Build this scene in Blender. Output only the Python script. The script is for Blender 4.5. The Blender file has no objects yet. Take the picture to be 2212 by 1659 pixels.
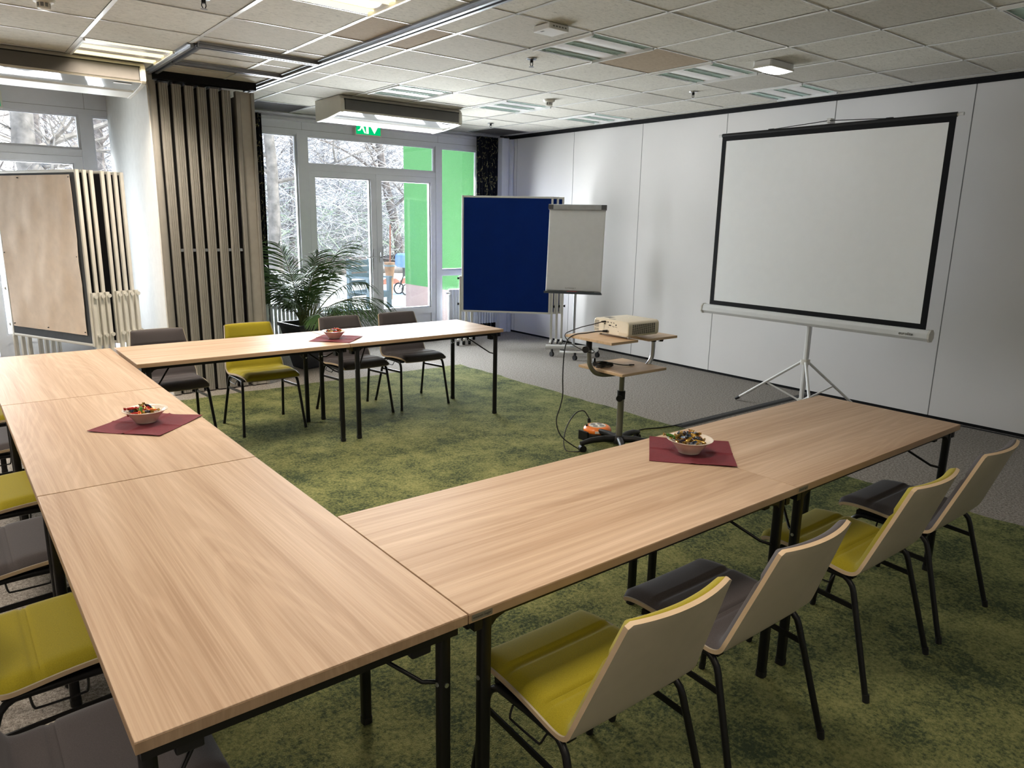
import bpy, math, random
from mathutils import Matrix, Vector
from math import sin, cos, pi, radians, sqrt
random.seed(7)
SC = bpy.context.scene
COL = SC.collection

# ---------------------------------------------------------------- helpers
class MB:
    """collects shapes; build() links them as ONE mesh object"""
    def __init__(self, xf=None):
        self.v = []; self.f = []; self.m = []; self.cur = 0; self.xf = xf
    def add(self, vs, fs):
        o = len(self.v)
        if self.xf is not None:
            vs = [self.xf @ Vector(p) for p in vs]
        self.v += [tuple(p) for p in vs]
        for f in fs:
            self.f.append([i + o for i in f]); self.m.append(self.cur)
        return self
    def box(self, x0, y0, z0, x1, y1, z1):
        if x0 > x1: x0, x1 = x1, x0
        if y0 > y1: y0, y1 = y1, y0
        if z0 > z1: z0, z1 = z1, z0
        vs = [(x0,y0,z0),(x1,y0,z0),(x1,y1,z0),(x0,y1,z0),(x0,y0,z1),(x1,y0,z1),(x1,y1,z1),(x0,y1,z1)]
        return self.add(vs, [(0,3,2,1),(4,5,6,7),(0,1,5,4),(1,2,6,5),(2,3,7,6),(3,0,4,7)])
    def rbox(self, x0, y0, z0, x1, y1, z1, r=.01, n=3, axis='z'):
        """box with rounded edges along one axis"""
        a0, a1, b0, b1 = {'z':(x0,x1,y0,y1),'x':(y0,y1,z0,z1),'y':(x0,x1,z0,z1)}[axis]
        pts = []
        for cx, cy, s in ((a1-r,b1-r,0),(a0+r,b1-r,1),(a0+r,b0+r,2),(a1-r,b0+r,3)):
            for k in range(n+1):
                t = (s + k/n)*pi/2
                pts.append((cx + r*cos(t), cy + r*sin(t)))
        c0, c1 = {'z':(z0,z1),'x':(x0,x1),'y':(y0,y1)}[axis]
        return self.prism(pts, axis, c0, c1)
    def prism(self, poly, axis, a0, a1):
        """poly in the plane across axis: z:(x,y)  x:(y,z)  y:(x,z)"""
        n = len(poly)
        def P(p, a):
            return {'z':(p[0],p[1],a),'x':(a,p[0],p[1]),'y':(p[0],a,p[1])}[axis]
        vs = [P(p, a0) for p in poly] + [P(p, a1) for p in poly]
        fs = [tuple(range(n))[::-1], tuple(range(n, 2*n))]
        fs += [(i, (i+1) % n, n + (i+1) % n, n + i) for i in range(n)]
        area = sum(poly[i][0]*poly[(i+1)%n][1]-poly[(i+1)%n][0]*poly[i][1] for i in range(n))
        flip = (area < 0) != (axis == 'y') != (a1 < a0)
        if flip: fs = [f[::-1] for f in fs]
        return self.add(vs, fs)
    def tube(self, pts, r, n=8, closed=False):
        pts = [Vector(p) for p in pts]
        rr = r if isinstance(r, (list, tuple)) else [r]*len(pts)
        vs = []; fs = []; N = len(pts)
        d0 = (pts[1]-pts[0]).normalized()
        up = Vector((0,0,1)) if abs(d0.z) < .9 else Vector((1,0,0))
        nx = d0.cross(up).normalized()
        for i, p in enumerate(pts):
            if closed: d = pts[(i+1)%N]-pts[i-1]
            elif i == 0: d = pts[1]-pts[0]
            elif i == N-1: d = pts[-1]-pts[-2]
            else: d = (pts[i+1]-p).normalized()+(p-pts[i-1]).normalized()
            d.normalize()
            nx = (nx - d*nx.dot(d)).normalized(); ny = d.cross(nx)
            for k in range(n):
                t = 2*pi*k/n
                vs.append(p + (nx*cos(t)+ny*sin(t))*rr[i])
        for i in range(N if closed else N-1):
            a = i*n; b = ((i+1)%N)*n
            for k in range(n):
                fs.append((a+k, a+(k+1)%n, b+(k+1)%n, b+k))
        if not closed:
            fs.append(tuple(range(n))[::-1]); fs.append(tuple(range((N-1)*n, N*n)))
        return self.add(vs, fs)
    def cyl(self, p0, p1, r0, r1=None, n=16):
        return self.tube([p0, p1], [r0, r0 if r1 is None else r1], n)
    def lathe(self, prof, c=(0,0,0), n=32):
        vs = []; fs = []
        for r, z in prof:
            for k in range(n):
                t = 2*pi*k/n
                vs.append((c[0]+r*cos(t), c[1]+r*sin(t), c[2]+z))
        for i in range(len(prof)-1):
            for k in range(n):
                fs.append((i*n+k, i*n+(k+1)%n, (i+1)*n+(k+1)%n, (i+1)*n+k))
        fs.append(tuple(range(n))[::-1]); fs.append(tuple(range((len(prof)-1)*n, len(prof)*n)))
        return self.add(vs, fs)
    def grid(self, fn, nu, nv):
        vs = [fn(i/nu, j/nv) for j in range(nv+1) for i in range(nu+1)]
        fs = [(j*(nu+1)+i, j*(nu+1)+i+1, (j+1)*(nu+1)+i+1, (j+1)*(nu+1)+i) for j in range(nv) for i in range(nu)]
        return self.add(vs, fs)
    def shell(self, f1, f2, nu, nv):
        """closed solid between two grids"""
        a = [f1(i/nu, j/nv) for j in range(nv+1) for i in range(nu+1)]
        b = [f2(i/nu, j/nv) for j in range(nv+1) for i in range(nu+1)]
        W = nu+1; n = len(a); fs = []
        for j in range(nv):
            for i in range(nu):
                q = (j*W+i, j*W+i+1, (j+1)*W+i+1, (j+1)*W+i)
                fs.append(q); fs.append(tuple(n+k for k in q[::-1]))
        rim = [i for i in range(W)] + [j*W+nu for j in range(1, nv+1)] + [nv*W+i for i in range(nu-1,-1,-1)] + [j*W for j in range(nv-1,0,-1)]
        for k in range(len(rim)):
            p, q = rim[k], rim[(k+1)%len(rim)]
            fs.append((q, p, n+p, n+q))
        return self.add(a+b, fs)
    def build(self, name, mats, parent=None, smooth=None, bevel=0, loc=None):
        me = bpy.data.meshes.new(name)
        me.from_pydata(self.v, [], self.f)
        if not isinstance(mats, (list, tuple)): mats = [mats]
        for mt in mats: me.materials.append(mt)
        me.polygons.foreach_set('material_index', self.m)
        if smooth:
            me.polygons.foreach_set('use_smooth', [True]*len(me.polygons))
            me.update()
            me.set_sharp_from_angle(angle=radians(smooth))
        me.update()
        o = bpy.data.objects.new(name, me); COL.objects.link(o)
        if bevel:
            b = o.modifiers.new('edge', 'BEVEL'); b.width = bevel; b.segments = 2; b.limit_method = 'ANGLE'; b.angle_limit = radians(40)
        if loc: o.location = loc
        if parent: adopt(o, parent)
        return o

def adopt(o, parent):
    o.parent = parent
    if parent.parent is None and parent.type == 'EMPTY':
        o.matrix_parent_inverse = parent.matrix_basis.inverted()

def tag(o, label=None, cat=None, group=None, kind=None):
    if label: o['label'] = label
    if cat: o['category'] = cat
    if group: o['group'] = group
    if kind: o['kind'] = kind
    return o

def thing(name, label, cat, loc=(0,0,0), rz=0, group=None):
    o = bpy.data.objects.new(name, None); COL.objects.link(o)
    o.location = loc; o.rotation_euler = (0,0,rz); o.empty_display_size = .1
    return tag(o, label, cat, group)

def struct(mb, name, mats, smooth=None, bevel=0):
    return tag(mb.build(name, mats, None, smooth, bevel), kind='structure')

def dup(root, loc, rz, label=None, group=None, swap=None):
    r = root.copy(); COL.objects.link(r); r.location = loc; r.rotation_euler = (0,0,rz)
    if label: r['label'] = label
    if group: r['group'] = group
    for ch in list(root.children):
        c = ch.copy(); COL.objects.link(c); c.parent = r
        for g in list(ch.children):
            d = g.copy(); COL.objects.link(d); d.parent = c
    return r

def arc(c, r, a0, a1, n, plane='xz'):
    out = []
    for k in range(n+1):
        t = a0+(a1-a0)*k/n
        u, w = r*cos(t), r*sin(t)
        out.append({'xz':(c[0]+u,c[1],c[2]+w),'yz':(c[0],c[1]+u,c[2]+w),'xy':(c[0]+u,c[1]+w,c[2])}[plane])
    return out

def smooth_path(pts, sub=6):
    """Catmull-Rom through points"""
    P = [Vector(p) for p in pts]; P = [P[0]*2-P[1]] + P + [P[-1]*2-P[-2]]
    out = []
    for i in range(1, len(P)-2):
        for k in range(sub):
            t = k/sub
            a, b, c, d = P[i-1], P[i], P[i+1], P[i+2]
            out.append(.5*((2*b)+(c-a)*t+(2*a-5*b+4*c-d)*t*t+(3*b-a-3*c+d)*t*t*t))
    out.append(P[-2])
    return out

def text(name, s, size, mat, parent, M, align='CENTER', ext=.0004):
    cu = bpy.data.curves.new(name, 'FONT'); cu.body = s; cu.size = size; cu.extrude = ext; cu.align_x = align; cu.align_y = 'CENTER'
    cu.materials.append(mat)
    tmp = bpy.data.objects.new('tmp', cu); COL.objects.link(tmp)
    me = bpy.data.meshes.new_from_object(tmp.evaluated_get(bpy.context.evaluated_depsgraph_get()))
    bpy.data.objects.remove(tmp); me.name = name
    o = bpy.data.objects.new(name, me); COL.objects.link(o)
    if not me.materials: me.materials.append(mat)
    o.matrix_basis = M
    if parent: adopt(o, parent)
    return o

# ---------------------------------------------------------------- materials
def newmat(name):
    m = bpy.data.materials.new(name); m.use_nodes = True
    nt = m.node_tree; nt.nodes.clear()
    out = nt.nodes.new('ShaderNodeOutputMaterial')
    return m, nt, out
def N(nt, typ, **kw):
    n = nt.nodes.new(typ)
    for k, v in kw.items():
        if k.startswith('i_'): n.inputs[k[2:].replace('_',' ')].default_value = v
        else: setattr(n, k, v)
    return n
def bsdf(nt, out, rough=.5, metal=0, spec=.5):
    b = nt.nodes.new('ShaderNodeBsdfPrincipled')
    b.inputs['Roughness'].default_value = rough; b.inputs['Metallic'].default_value = metal
    b.inputs['Specular IOR Level'].default_value = spec
    nt.links.new(b.outputs[0], out.inputs[0])
    return b
def c4(c): return (c[0], c[1], c[2], 1)
def ramp(nt, stops):
    r = nt.nodes.new('ShaderNodeValToRGB'); e = r.color_ramp.elements
    while len(e) < len(stops): e.new(.5)
    for el, (p, c) in zip(e, stops): el.position = p; el.color = c4(c)
    return r
def plain(name, c, rough=.5, metal=0, spec=.5, var=.06, scale=14, bump=0, bscale=200):
    m, nt, out = newmat(name); b = bsdf(nt, out, rough, metal, spec)
    tc = N(nt, 'ShaderNodeTexCoord'); no = N(nt, 'ShaderNodeTexNoise'); no.inputs['Scale'].default_value = scale; no.inputs['Detail'].default_value = 4
    nt.links.new(tc.outputs['Object'], no.inputs['Vector'])
    lo = [max(0, x*(1-var)) for x in c]; hi = [min(1, x*(1+var)) for x in c]
    r = ramp(nt, [(.3, lo), (.7, hi)])
    nt.links.new(no.outputs['Fac'], r.inputs[0]); nt.links.new(r.outputs[0], b.inputs['Base Color'])
    if bump:
        n2 = N(nt, 'ShaderNodeTexNoise'); n2.inputs['Scale'].default_value = bscale; n2.inputs['Detail'].default_value = 2
        bp = N(nt, 'ShaderNodeBump'); bp.inputs['Strength'].default_value = bump; bp.inputs['Distance'].default_value = .01
        nt.links.new(tc.outputs['Object'], n2.inputs['Vector']); nt.links.new(n2.outputs['Fac'], bp.inputs['Height']); nt.links.new(bp.outputs[0], b.inputs['Normal'])
    return m
def emit(name, c, s):
    m, nt, out = newmat(name); e = N(nt, 'ShaderNodeEmission'); e.inputs[0].default_value = c4(c); e.inputs[1].default_value = s
    nt.links.new(e.outputs[0], out.inputs[0]); return m
def glass_pane(name):
    m, nt, out = newmat(name)
    t = N(nt, 'ShaderNodeBsdfTransparent'); t.inputs[0].default_value = (.96,.98,.97,1)
    g = N(nt, 'ShaderNodeBsdfGlossy'); g.inputs['Roughness'].default_value = .01
    fr = N(nt, 'ShaderNodeFresnel'); fr.inputs[0].default_value = 1.35
    mx = N(nt, 'ShaderNodeMixShader')
    nt.links.new(fr.outputs[0], mx.inputs[0]); nt.links.new(t.outputs[0], mx.inputs[1]); nt.links.new(g.outputs[0], mx.inputs[2]); nt.links.new(mx.outputs[0], out.inputs[0])
    return m
def wood(name, tones, rough=.38, along=0, spec=.45):
    """laminate with the grain along local x (along=0) or y (1)"""
    m, nt, out = newmat(name); b = bsdf(nt, out, rough, 0, spec)
    tc = N(nt, 'ShaderNodeTexCoord'); oi = N(nt, 'ShaderNodeObjectInfo')
    mul = N(nt, 'ShaderNodeMath', operation='MULTIPLY'); mul.inputs[1].default_value = 23.7
    nt.links.new(oi.outputs['Random'], mul.inputs[0])
    ad = N(nt, 'ShaderNodeVectorMath', operation='ADD')
    cx = N(nt, 'ShaderNodeCombineXYZ'); nt.links.new(mul.outputs[0], cx.inputs[0]); nt.links.new(mul.outputs[0], cx.inputs[1])
    nt.links.new(tc.outputs['Object'], ad.inputs[0]); nt.links.new(cx.outputs[0], ad.inputs[1])
    def noise(sx, sy, detail, dist=0, rg=.55):
        mp = N(nt, 'ShaderNodeMapping'); mp.inputs['Scale'].default_value = (sx, sy, 1) if not along else (sy, sx, 1)
        no = N(nt, 'ShaderNodeTexNoise'); no.inputs['Scale'].default_value = 1; no.inputs['Detail'].default_value = detail; no.inputs['Distortion'].default_value = dist; no.inputs['Roughness'].default_value = rg
        nt.links.new(ad.outputs[0], mp.inputs[0]); nt.links.new(mp.outputs[0], no.inputs['Vector']); return no
    broad = noise(.42, 11, 3, .25); mid = noise(.9, 52, 3, .15); fine = noise(5, 300, 2)
    r = ramp(nt, [(.36, tones[0]), (.5, tones[1]), (.62, tones[2])])
    def mix(a, bb, f):
        x = N(nt, 'ShaderNodeMath', operation='MULTIPLY_ADD'); x.inputs[1].default_value = f
        nt.links.new(bb, x.inputs[0]); nt.links.new(a, x.inputs[2]); return x.outputs[0]
    s0 = N(nt, 'ShaderNodeMath', operation='MULTIPLY'); s0.inputs[1].default_value = .52; nt.links.new(broad.outputs['Fac'], s0.inputs[0])
    s = mix(mix(s0.outputs[0], mid.outputs['Fac'], .3), fine.outputs['Fac'], .18)
    nt.links.new(s, r.inputs[0])
    # a few wider cathedral lines
    mp = N(nt, 'ShaderNodeMapping'); mp.inputs['Scale'].default_value = (.30, 4.2, 1) if not along else (4.2, .30, 1)
    nt.links.new(ad.outputs[0], mp.inputs[0])
    wv = N(nt, 'ShaderNodeTexNoise'); wv.inputs['Scale'].default_value = 1; wv.inputs['Detail'].default_value = 1; wv.inputs['Distortion'].default_value = .4
    nt.links.new(mp.outputs[0], wv.inputs['Vector'])
    ph = N(nt, 'ShaderNodeMath', operation='MULTIPLY'); ph.inputs[1].default_value = 190; nt.links.new(wv.outputs['Fac'], ph.inputs[0])
    sn = N(nt, 'ShaderNodeMath', operation='SINE'); nt.links.new(ph.outputs[0], sn.inputs[0])
    l = ramp(nt, [(.0, (.93,.92,.91)), (.8, (1,1,1)), (1, (1.0,1.0,1.0))]); nt.links.new(sn.outputs[0], l.inputs[0])
    mc = N(nt, 'ShaderNodeMix', data_type='RGBA', blend_type='MULTIPLY'); mc.inputs['Factor'].default_value = 1
    nt.links.new(r.outputs[0], mc.inputs['A']); nt.links.new(l.outputs[0], mc.inputs['B']); nt.links.new(mc.outputs['Result'], b.inputs['Base Color'])
    bp = N(nt, 'ShaderNodeBump'); bp.inputs['Strength'].default_value = .06; bp.inputs['Distance'].default_value = .002
    nt.links.new(fine.outputs['Fac'], bp.inputs['Height']); nt.links.new(bp.outputs[0], b.inputs['Normal'])
    return m
def carpet(name, stops, s1, s2, amount, bump=.5, pile=220, stretch=(1,1,1)):
    """mottled pile: large patches + speckle"""
    m, nt, out = newmat(name); b = bsdf(nt, out, .95, 0, .1)
    tc = N(nt, 'ShaderNodeTexCoord'); mp = N(nt, 'ShaderNodeMapping'); mp.inputs['Scale'].default_value = stretch
    nt.links.new(tc.outputs['Object'], mp.inputs[0])
    n1 = N(nt, 'ShaderNodeTexNoise'); n1.inputs['Scale'].default_value = s1; n1.inputs['Detail'].default_value = 12; n1.inputs['Roughness'].default_value = .76
    n2 = N(nt, 'ShaderNodeTexNoise'); n2.inputs['Scale'].default_value = s2; n2.inputs['Detail'].default_value = 5; n2.inputs['Roughness'].default_value = .65
    nt.links.new(mp.outputs[0], n1.inputs['Vector']); nt.links.new(mp.outputs[0], n2.inputs['Vector'])
    ma = N(nt, 'ShaderNodeMath', operation='MULTIPLY_ADD'); ma.inputs[1].default_value = amount; nt.links.new(n2.outputs['Fac'], ma.inputs[0])
    su = N(nt, 'ShaderNodeMath', operation='SUBTRACT'); su.inputs[1].default_value = amount/2
    nt.links.new(n1.outputs['Fac'], ma.inputs[2]); nt.links.new(ma.outputs[0], su.inputs[0])
    r = ramp(nt, stops); nt.links.new(su.outputs[0], r.inputs[0]); nt.links.new(r.outputs[0], b.inputs['Base Color'])
    n3 = N(nt, 'ShaderNodeTexNoise'); n3.inputs['Scale'].default_value = pile; n3.inputs['Detail'].default_value = 2
    nt.links.new(tc.outputs['Object'], n3.inputs['Vector'])
    bp = N(nt, 'ShaderNodeBump'); bp.inputs['Strength'].default_value = bump; bp.inputs['Distance'].default_value = .012
    nt.links.new(n3.outputs['Fac'], bp.inputs['Height']); nt.links.new(bp.outputs[0], b.inputs['Normal'])
    return m
def tilemat(name, c, flecks=.5):
    m, nt, out = newmat(name); b = bsdf(nt, out, .9, 0, .15)
    tc = N(nt, 'ShaderNodeTexCoord')
    mp = N(nt, 'ShaderNodeMapping'); mp.inputs['Scale'].default_value = (20, 46, 1)
    nt.links.new(tc.outputs['Object'], mp.inputs[0])
    n1 = N(nt, 'ShaderNodeTexNoise'); n1.inputs['Scale'].default_value = 1.6; n1.inputs['Detail'].default_value = 6; n1.inputs['Roughness'].default_value = .72; n1.inputs['Distortion'].default_value = .6
    nt.links.new(mp.outputs[0], n1.inputs['Vector'])
    n2 = N(nt, 'ShaderNodeTexNoise'); n2.inputs['Scale'].default_value = 1.3; n2.inputs['Detail'].default_value = 3; nt.links.new(tc.outputs['Object'], n2.inputs['Vector'])
    d = [x*(1-flecks) for x in c]; l = [min(1, x*1.12) for x in c]
    r = ramp(nt, [(.32, d), (.44, [x*.93 for x in c]), (.56, c), (.72, l)]); nt.links.new(n1.outputs['Fac'], r.inputs[0])
    r2 = ramp(nt, [(.3, (.9,.89,.87)), (.7, (1,1,1))]); nt.links.new(n2.outputs['Fac'], r2.inputs[0])
    mc = N(nt, 'ShaderNodeMix', data_type='RGBA', blend_type='MULTIPLY'); mc.inputs['Factor'].default_value = 1
    nt.links.new(r.outputs[0], mc.inputs['A']); nt.links.new(r2.outputs[0], mc.inputs['B']); nt.links.new(mc.outputs['Result'], b.inputs['Base Color'])
    return m
def fabric(name, c, rough=.85, dark=.8):
    m, nt, out = newmat(name); b = bsdf(nt, out, rough, 0, .2)
    b.inputs['Sheen Weight'].default_value = .12; b.inputs['Sheen Roughness'].default_value = .4
    tc = N(nt, 'ShaderNodeTexCoord'); mp = N(nt, 'ShaderNodeMapping'); mp.inputs['Scale'].default_value = (420, 420, 420); nt.links.new(tc.outputs['Object'], mp.inputs[0])
    vo = N(nt, 'ShaderNodeTexNoise'); vo.inputs['Scale'].default_value = 1.1; vo.inputs['Detail'].default_value = 1; nt.links.new(mp.outputs[0], vo.inputs['Vector'])
    r = ramp(nt, [(.3, [x*dark for x in c]), (.7, c)]); nt.links.new(vo.outputs['Fac'], r.inputs[0]); nt.links.new(r.outputs[0], b.inputs['Base Color'])
    bp = N(nt, 'ShaderNodeBump'); bp.inputs['Strength'].default_value = .25; bp.inputs['Distance'].default_value = .001; nt.links.new(vo.outputs['Fac'], bp.inputs['Height']); nt.links.new(bp.outputs[0], b.inputs['Normal'])
    return m
def curtainmat(name):
    """black cloth with pale olive scrolls"""
    m, nt, out = newmat(name); b = bsdf(nt, out, .85, 0, .15)
    tc = N(nt, 'ShaderNodeTexCoord'); mp = N(nt, 'ShaderNodeMapping'); mp.inputs['Scale'].default_value = (11, 11, 11); nt.links.new(tc.outputs['Object'], mp.inputs[0])
    ns = N(nt, 'ShaderNodeTexNoise'); ns.inputs['Scale'].default_value = 1.2; nt.links.new(mp.outputs[0], ns.inputs['Vector'])
    vm = N(nt, 'ShaderNodeVectorMath', operation='MULTIPLY_ADD'); vm.inputs[1].default_value = (.8,.8,.8)
    nt.links.new(ns.outputs['Color'], vm.inputs[0]); nt.links.new(mp.outputs[0], vm.inputs[2])
    vo = N(nt, 'ShaderNodeTexVoronoi'); vo.inputs['Scale'].default_value = 1; nt.links.new(vm.outputs[0], vo.inputs['Vector'])
    a = N(nt, 'ShaderNodeMath', operation='MULTIPLY'); a.inputs[1].default_value = 13; nt.links.new(vo.outputs['Distance'], a.inputs[0])
    s = N(nt, 'ShaderNodeMath', operation='SINE'); nt.links.new(a.outputs[0], s.inputs[0])
    r = ramp(nt, [(.0, (.012,.013,.018)), (.9, (.012,.013,.018)), (.95, (.30,.28,.13)), (1, (.36,.34,.17))]); nt.links.new(s.outputs[0], r.inputs[0])
    n2 = N(nt, 'ShaderNodeTexNoise'); n2.inputs['Scale'].default_value = 1.5; nt.links.new(mp.outputs[0], n2.inputs['Vector'])
    mask = ramp(nt, [(.46, (0,0,0)), (.5, (1,1,1))]); nt.links.new(n2.outputs['Fac'], mask.inputs[0])
    mx = N(nt, 'ShaderNodeMix', data_type='RGBA'); mx.inputs['A'].default_value = (.012,.013,.018,1)
    nt.links.new(mask.outputs[0], mx.inputs['Factor']); nt.links.new(r.outputs[0], mx.inputs['B']); nt.links.new(mx.outputs['Result'], b.inputs['Base Color'])
    return m

M = {}
M['wood'] = wood('oak_laminate', [(.415,.282,.188), (.53,.388,.276), (.615,.468,.35)], .45, spec=.16)
M['wood_edge'] = wood('oak_edge', [(.34,.225,.135), (.40,.27,.17), (.45,.31,.2)], .5)
M['cartwood'] = wood('beech_shelf', [(.52,.36,.23), (.61,.44,.285), (.68,.50,.335)], .42)
M['ply'] = plain('shell_laminate', (.37,.322,.25), .5, var=.04)
M['plyedge'] = plain('shell_edge', (.62,.47,.31), .5)
M['yellow'] = fabric('olive_yellow_cloth', (.32,.268,.016))
M['grey'] = fabric('grey_cloth', (.085,.075,.078))
M['black'] = plain('black_steel', (.006,.006,.007), .36, 0, .3)
M['blackplastic'] = plain('black_plastic', (.010,.010,.011), .5, 0, .3)
M['rubber'] = plain('cable_rubber', (.011,.011,.012), .6)
M['steel'] = plain('bright_steel', (.6,.62,.65), .28, 1)
M['alu'] = plain('aluminium', (.44,.45,.47), .38, .85)
M['greypaint'] = plain('grey_tube_paint', (.22,.21,.18), .35, .5)
M['white'] = plain('white_lacquer', (.74,.74,.73), .4, var=.02)
M['offwhite'] = plain('offwhite_plastic', (.66,.64,.58), .4, var=.02)
M['framewhite'] = plain('window_frame_paint', (.68,.69,.735), .45, var=.02)
M['wallwhite'] = plain('wall_panel', (.71,.69,.675), .62, var=.025, scale=1.2, spec=.25)
M['plaster'] = plain('white_plaster', (.78,.78,.76), .8, var=.03)
M['joint'] = plain('panel_joint', (.28,.28,.28), .5)
M['blacktrim'] = plain('black_trim', (.006,.006,.007), .7, 0, .15)
M['greyfloor'] = carpet('grey_carpet', [(.36,(.12,.107,.095)), (.5,(.275,.25,.225)), (.64,(.46,.425,.39))], 70, 210, .6, .6, 240)
M['greencarpet'] = carpet('green_carpet', [(.36,(.048,.066,.034)), (.43,(.098,.118,.052)), (.52,(.175,.188,.072)), (.68,(.275,.276,.11))], 2.8, 85, .85, 1.0, 210)
M['tile'] = tilemat('ceiling_tile', (.62,.60,.54), .42)
M['tile2'] = tilemat('ceiling_tile_dull', (.53,.51,.46), .3)
M['tile3'] = tilemat('ceiling_tile_stained', (.40,.32,.235), .25)
M['tbar'] = plain('grid_bar', (.74,.74,.73), .22, var=.02)
M['track'] = plain('track_profile', (.30,.31,.33), .35, .75)
M['dark'] = plain('dark_slot', (.012,.012,.012), .8)
M['foldalu'] = plain('folding_panel_profile', (.29,.275,.248), .45, .15, var=.05)
M['foldside'] = plain('folding_panel_end', (.36,.34,.30), .6)
M['glass'] = glass_pane('clear_glass')
M['curtain'] = curtainmat('scroll_curtain')
M['acgrey'] = plain('ac_grille', (.085,.078,.07), .55)
M['acgloss'] = plain('ac_gloss_white', (.34,.34,.33), .07, var=.01)
M['acbody'] = plain('ac_body', (.56,.53,.46), .45, var=.02)
M['reflector'] = plain('brushed_reflector', (.80,.78,.77), .3, .2)
M['louver'] = plain('louver_green_grey', (.58,.72,.66), .32, .2)
M['lit_louver'] = emit('lit_louver', (1, .84, .42), 1.15)
M['tube_on'] = emit('fluorescent_tube', (1, .87, .58), 2.2)
M['lamp_on'] = emit('emergency_lamp', (1, 1, 1), 5)
M['exitgreen'] = emit('exit_sign_green', (.0, .42, .13), .75)
M['exitwhite'] = emit('exit_sign_white', (.93, 1, .93), .9)
M['blueboard'] = plain('blue_felt', (.004, .022, .145), .9, spec=.12, var=.06, scale=5, bump=.15, bscale=400)
M['boardgrey'] = plain('grey_felt', (.10,.11,.125), .9, spec=.1)
M['darkfelt'] = plain('dark_felt', (.02,.02,.022), .95, spec=.05)
M['kraft'] = plain('kraft_paper', (.73,.585,.455), .85, var=.05, scale=14, bump=.12, bscale=34)
M['paper'] = plain('white_paper', (.80,.79,.80), .8, var=.02, bump=.1, bscale=9)
M['screencloth'] = plain('screen_cloth', (.88,.885,.885), .85, var=.01, spec=.1)
M['projcream'] = plain('projector_cream', (.82,.76,.63), .42, var=.02)
M['projlight'] = plain('projector_back', (.90,.86,.75), .45, var=.02)
M['orange'] = plain('orange_plastic', (.80,.20,.025), .35)
M['napkin'] = plain('burgundy_napkin', (.145,.015,.025), .85, var=.08, scale=60, bump=.2, bscale=300)
M['china'] = plain('cream_china', (.76,.68,.60), .18, var=.02)
M['leaf'] = plain('palm_leaf', (.045,.105,.022), .5, var=.3, scale=7)
M['stem'] = plain('palm_stem', (.11,.13,.04), .6)
M['soil'] = plain('potting_soil', (.03,.022,.016), .95, var=.4, scale=60)
M['potblack'] = plain('anthracite_pot', (.018,.02,.026), .45)
M['radiator'] = plain('radiator_enamel', (.70,.72,.74), .35, var=.02)
M['inkblack'] = plain('print_ink', (.02,.02,.02), .6)
M['inkgrey'] = plain('print_grey', (.2,.2,.2), .6)
M['tagfoil'] = plain('maker_tag', (.17,.155,.13), .4)
# outdoors
M['greenwall'] = plain('green_render', (.075,.225,.066), .9, var=.05, scale=30, bump=.7, bscale=45)
M['pinkwall'] = plain('pink_render', (.36,.255,.22), .9, var=.12, scale=80, bump=.5, bscale=90)
M['paving'] = plain('pale_gravel', (.62,.59,.55), .9, var=.2, scale=2.5)
M['forestfloor'] = plain('leaf_litter', (.45,.40,.35), .95, var=.5, scale=5)
M['bark'] = plain('bark', (.17,.14,.125), .9, var=.5, scale=9, bump=.7, bscale=14)
M['barkpale'] = plain('pale_bark', (.19,.165,.145), .9, var=.4, scale=7)
M['twig'] = plain('twigs', (.62,.60,.585), .8, var=.4, scale=2)
M['twigdark'] = plain('dark_twigs', (.20,.19,.205), .85, var=.4, scale=2)
M['scrub'] = plain('scrub_green', (.30,.36,.25), .9, var=.4, scale=2)
M['logwood'] = plain('log_wood', (.30,.17,.10), .85, var=.4, scale=6)
M['gardengrey'] = plain('garden_chair_grey', (.16,.20,.21), .6)
M['terracotta'] = plain('terracotta', (.30,.12,.08), .8, var=.2)
M['strollerblue'] = plain('stroller_blue', (.12,.22,.62), .7)
LAMPW = 17; LAMPCOL = (1.0, .87, .72); DAYW = 350; DAYL = .42; DAYCOL = (.93, .945, 1.0); SUNW = 5.5; SKYW = 2.4; EXPO = 0.93
# ---------------------------------------------------------------- setting
XW, YW, ZC = 6.53, 7.5, 2.8
S = .6175
GX = [.82 + S*k for k in range(-8, 11)]
GY = [1.115 + S*k for k in range(-8, 12)]
LAMPS = [(1.437,2.35,1), (.82,4.82,1), (3.29,2.35,0), (4.525,2.35,0), (5.76,2.35,0), (4.525,4.82,0), (5.76,4.82,0), (3.29,4.82,0), (4.525,-.12,0),
         (.82,-.12,2), (-1.65,-.12,2), (-1.65,2.35,2), (-1.65,4.82,2), (-1.65,-2.59,2), (.82,-2.59,2), (3.29,-2.59,0)]
VENTS = [(5.76, 6.67), (2.672, 6.67)]

b = MB().box(-4.1, -4.1, -.12, XW+.1, YW+.1, 0)
struct(b, 'floor', M['greyfloor'])

# green tufted carpet laid in the middle of the floor, ragged dark edge
def wob(t, k): return .012*sin(31*t+k) + .008*sin(83*t+2*k) + .005*sin(190*t+5*k)
pts = []
X0, X1, Y0, Y1 = .22, 4.445, -3.9, 5.5
n = 90
pts += [(X0+(X1-X0)*i/n, Y0) for i in range(n)]
pts += [(X1+wob(i/n*2.2, 1), Y0+(Y1-Y0)*i/n) for i in range(n)]
pts += [(X1-(X1-X0)*i/n, Y1+wob(i/n, 2)) for i in range(n)]
pts += [(X0+wob(i/n*2.2, 3), Y1-(Y1-Y0)*i/n) for i in range(n)]
o = MB().prism(pts, 'z', .0005, .006).build('green_carpet', M['greencarpet'])
tag(o, 'mottled moss green carpet area under the tables and chairs', 'carpet')

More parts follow.
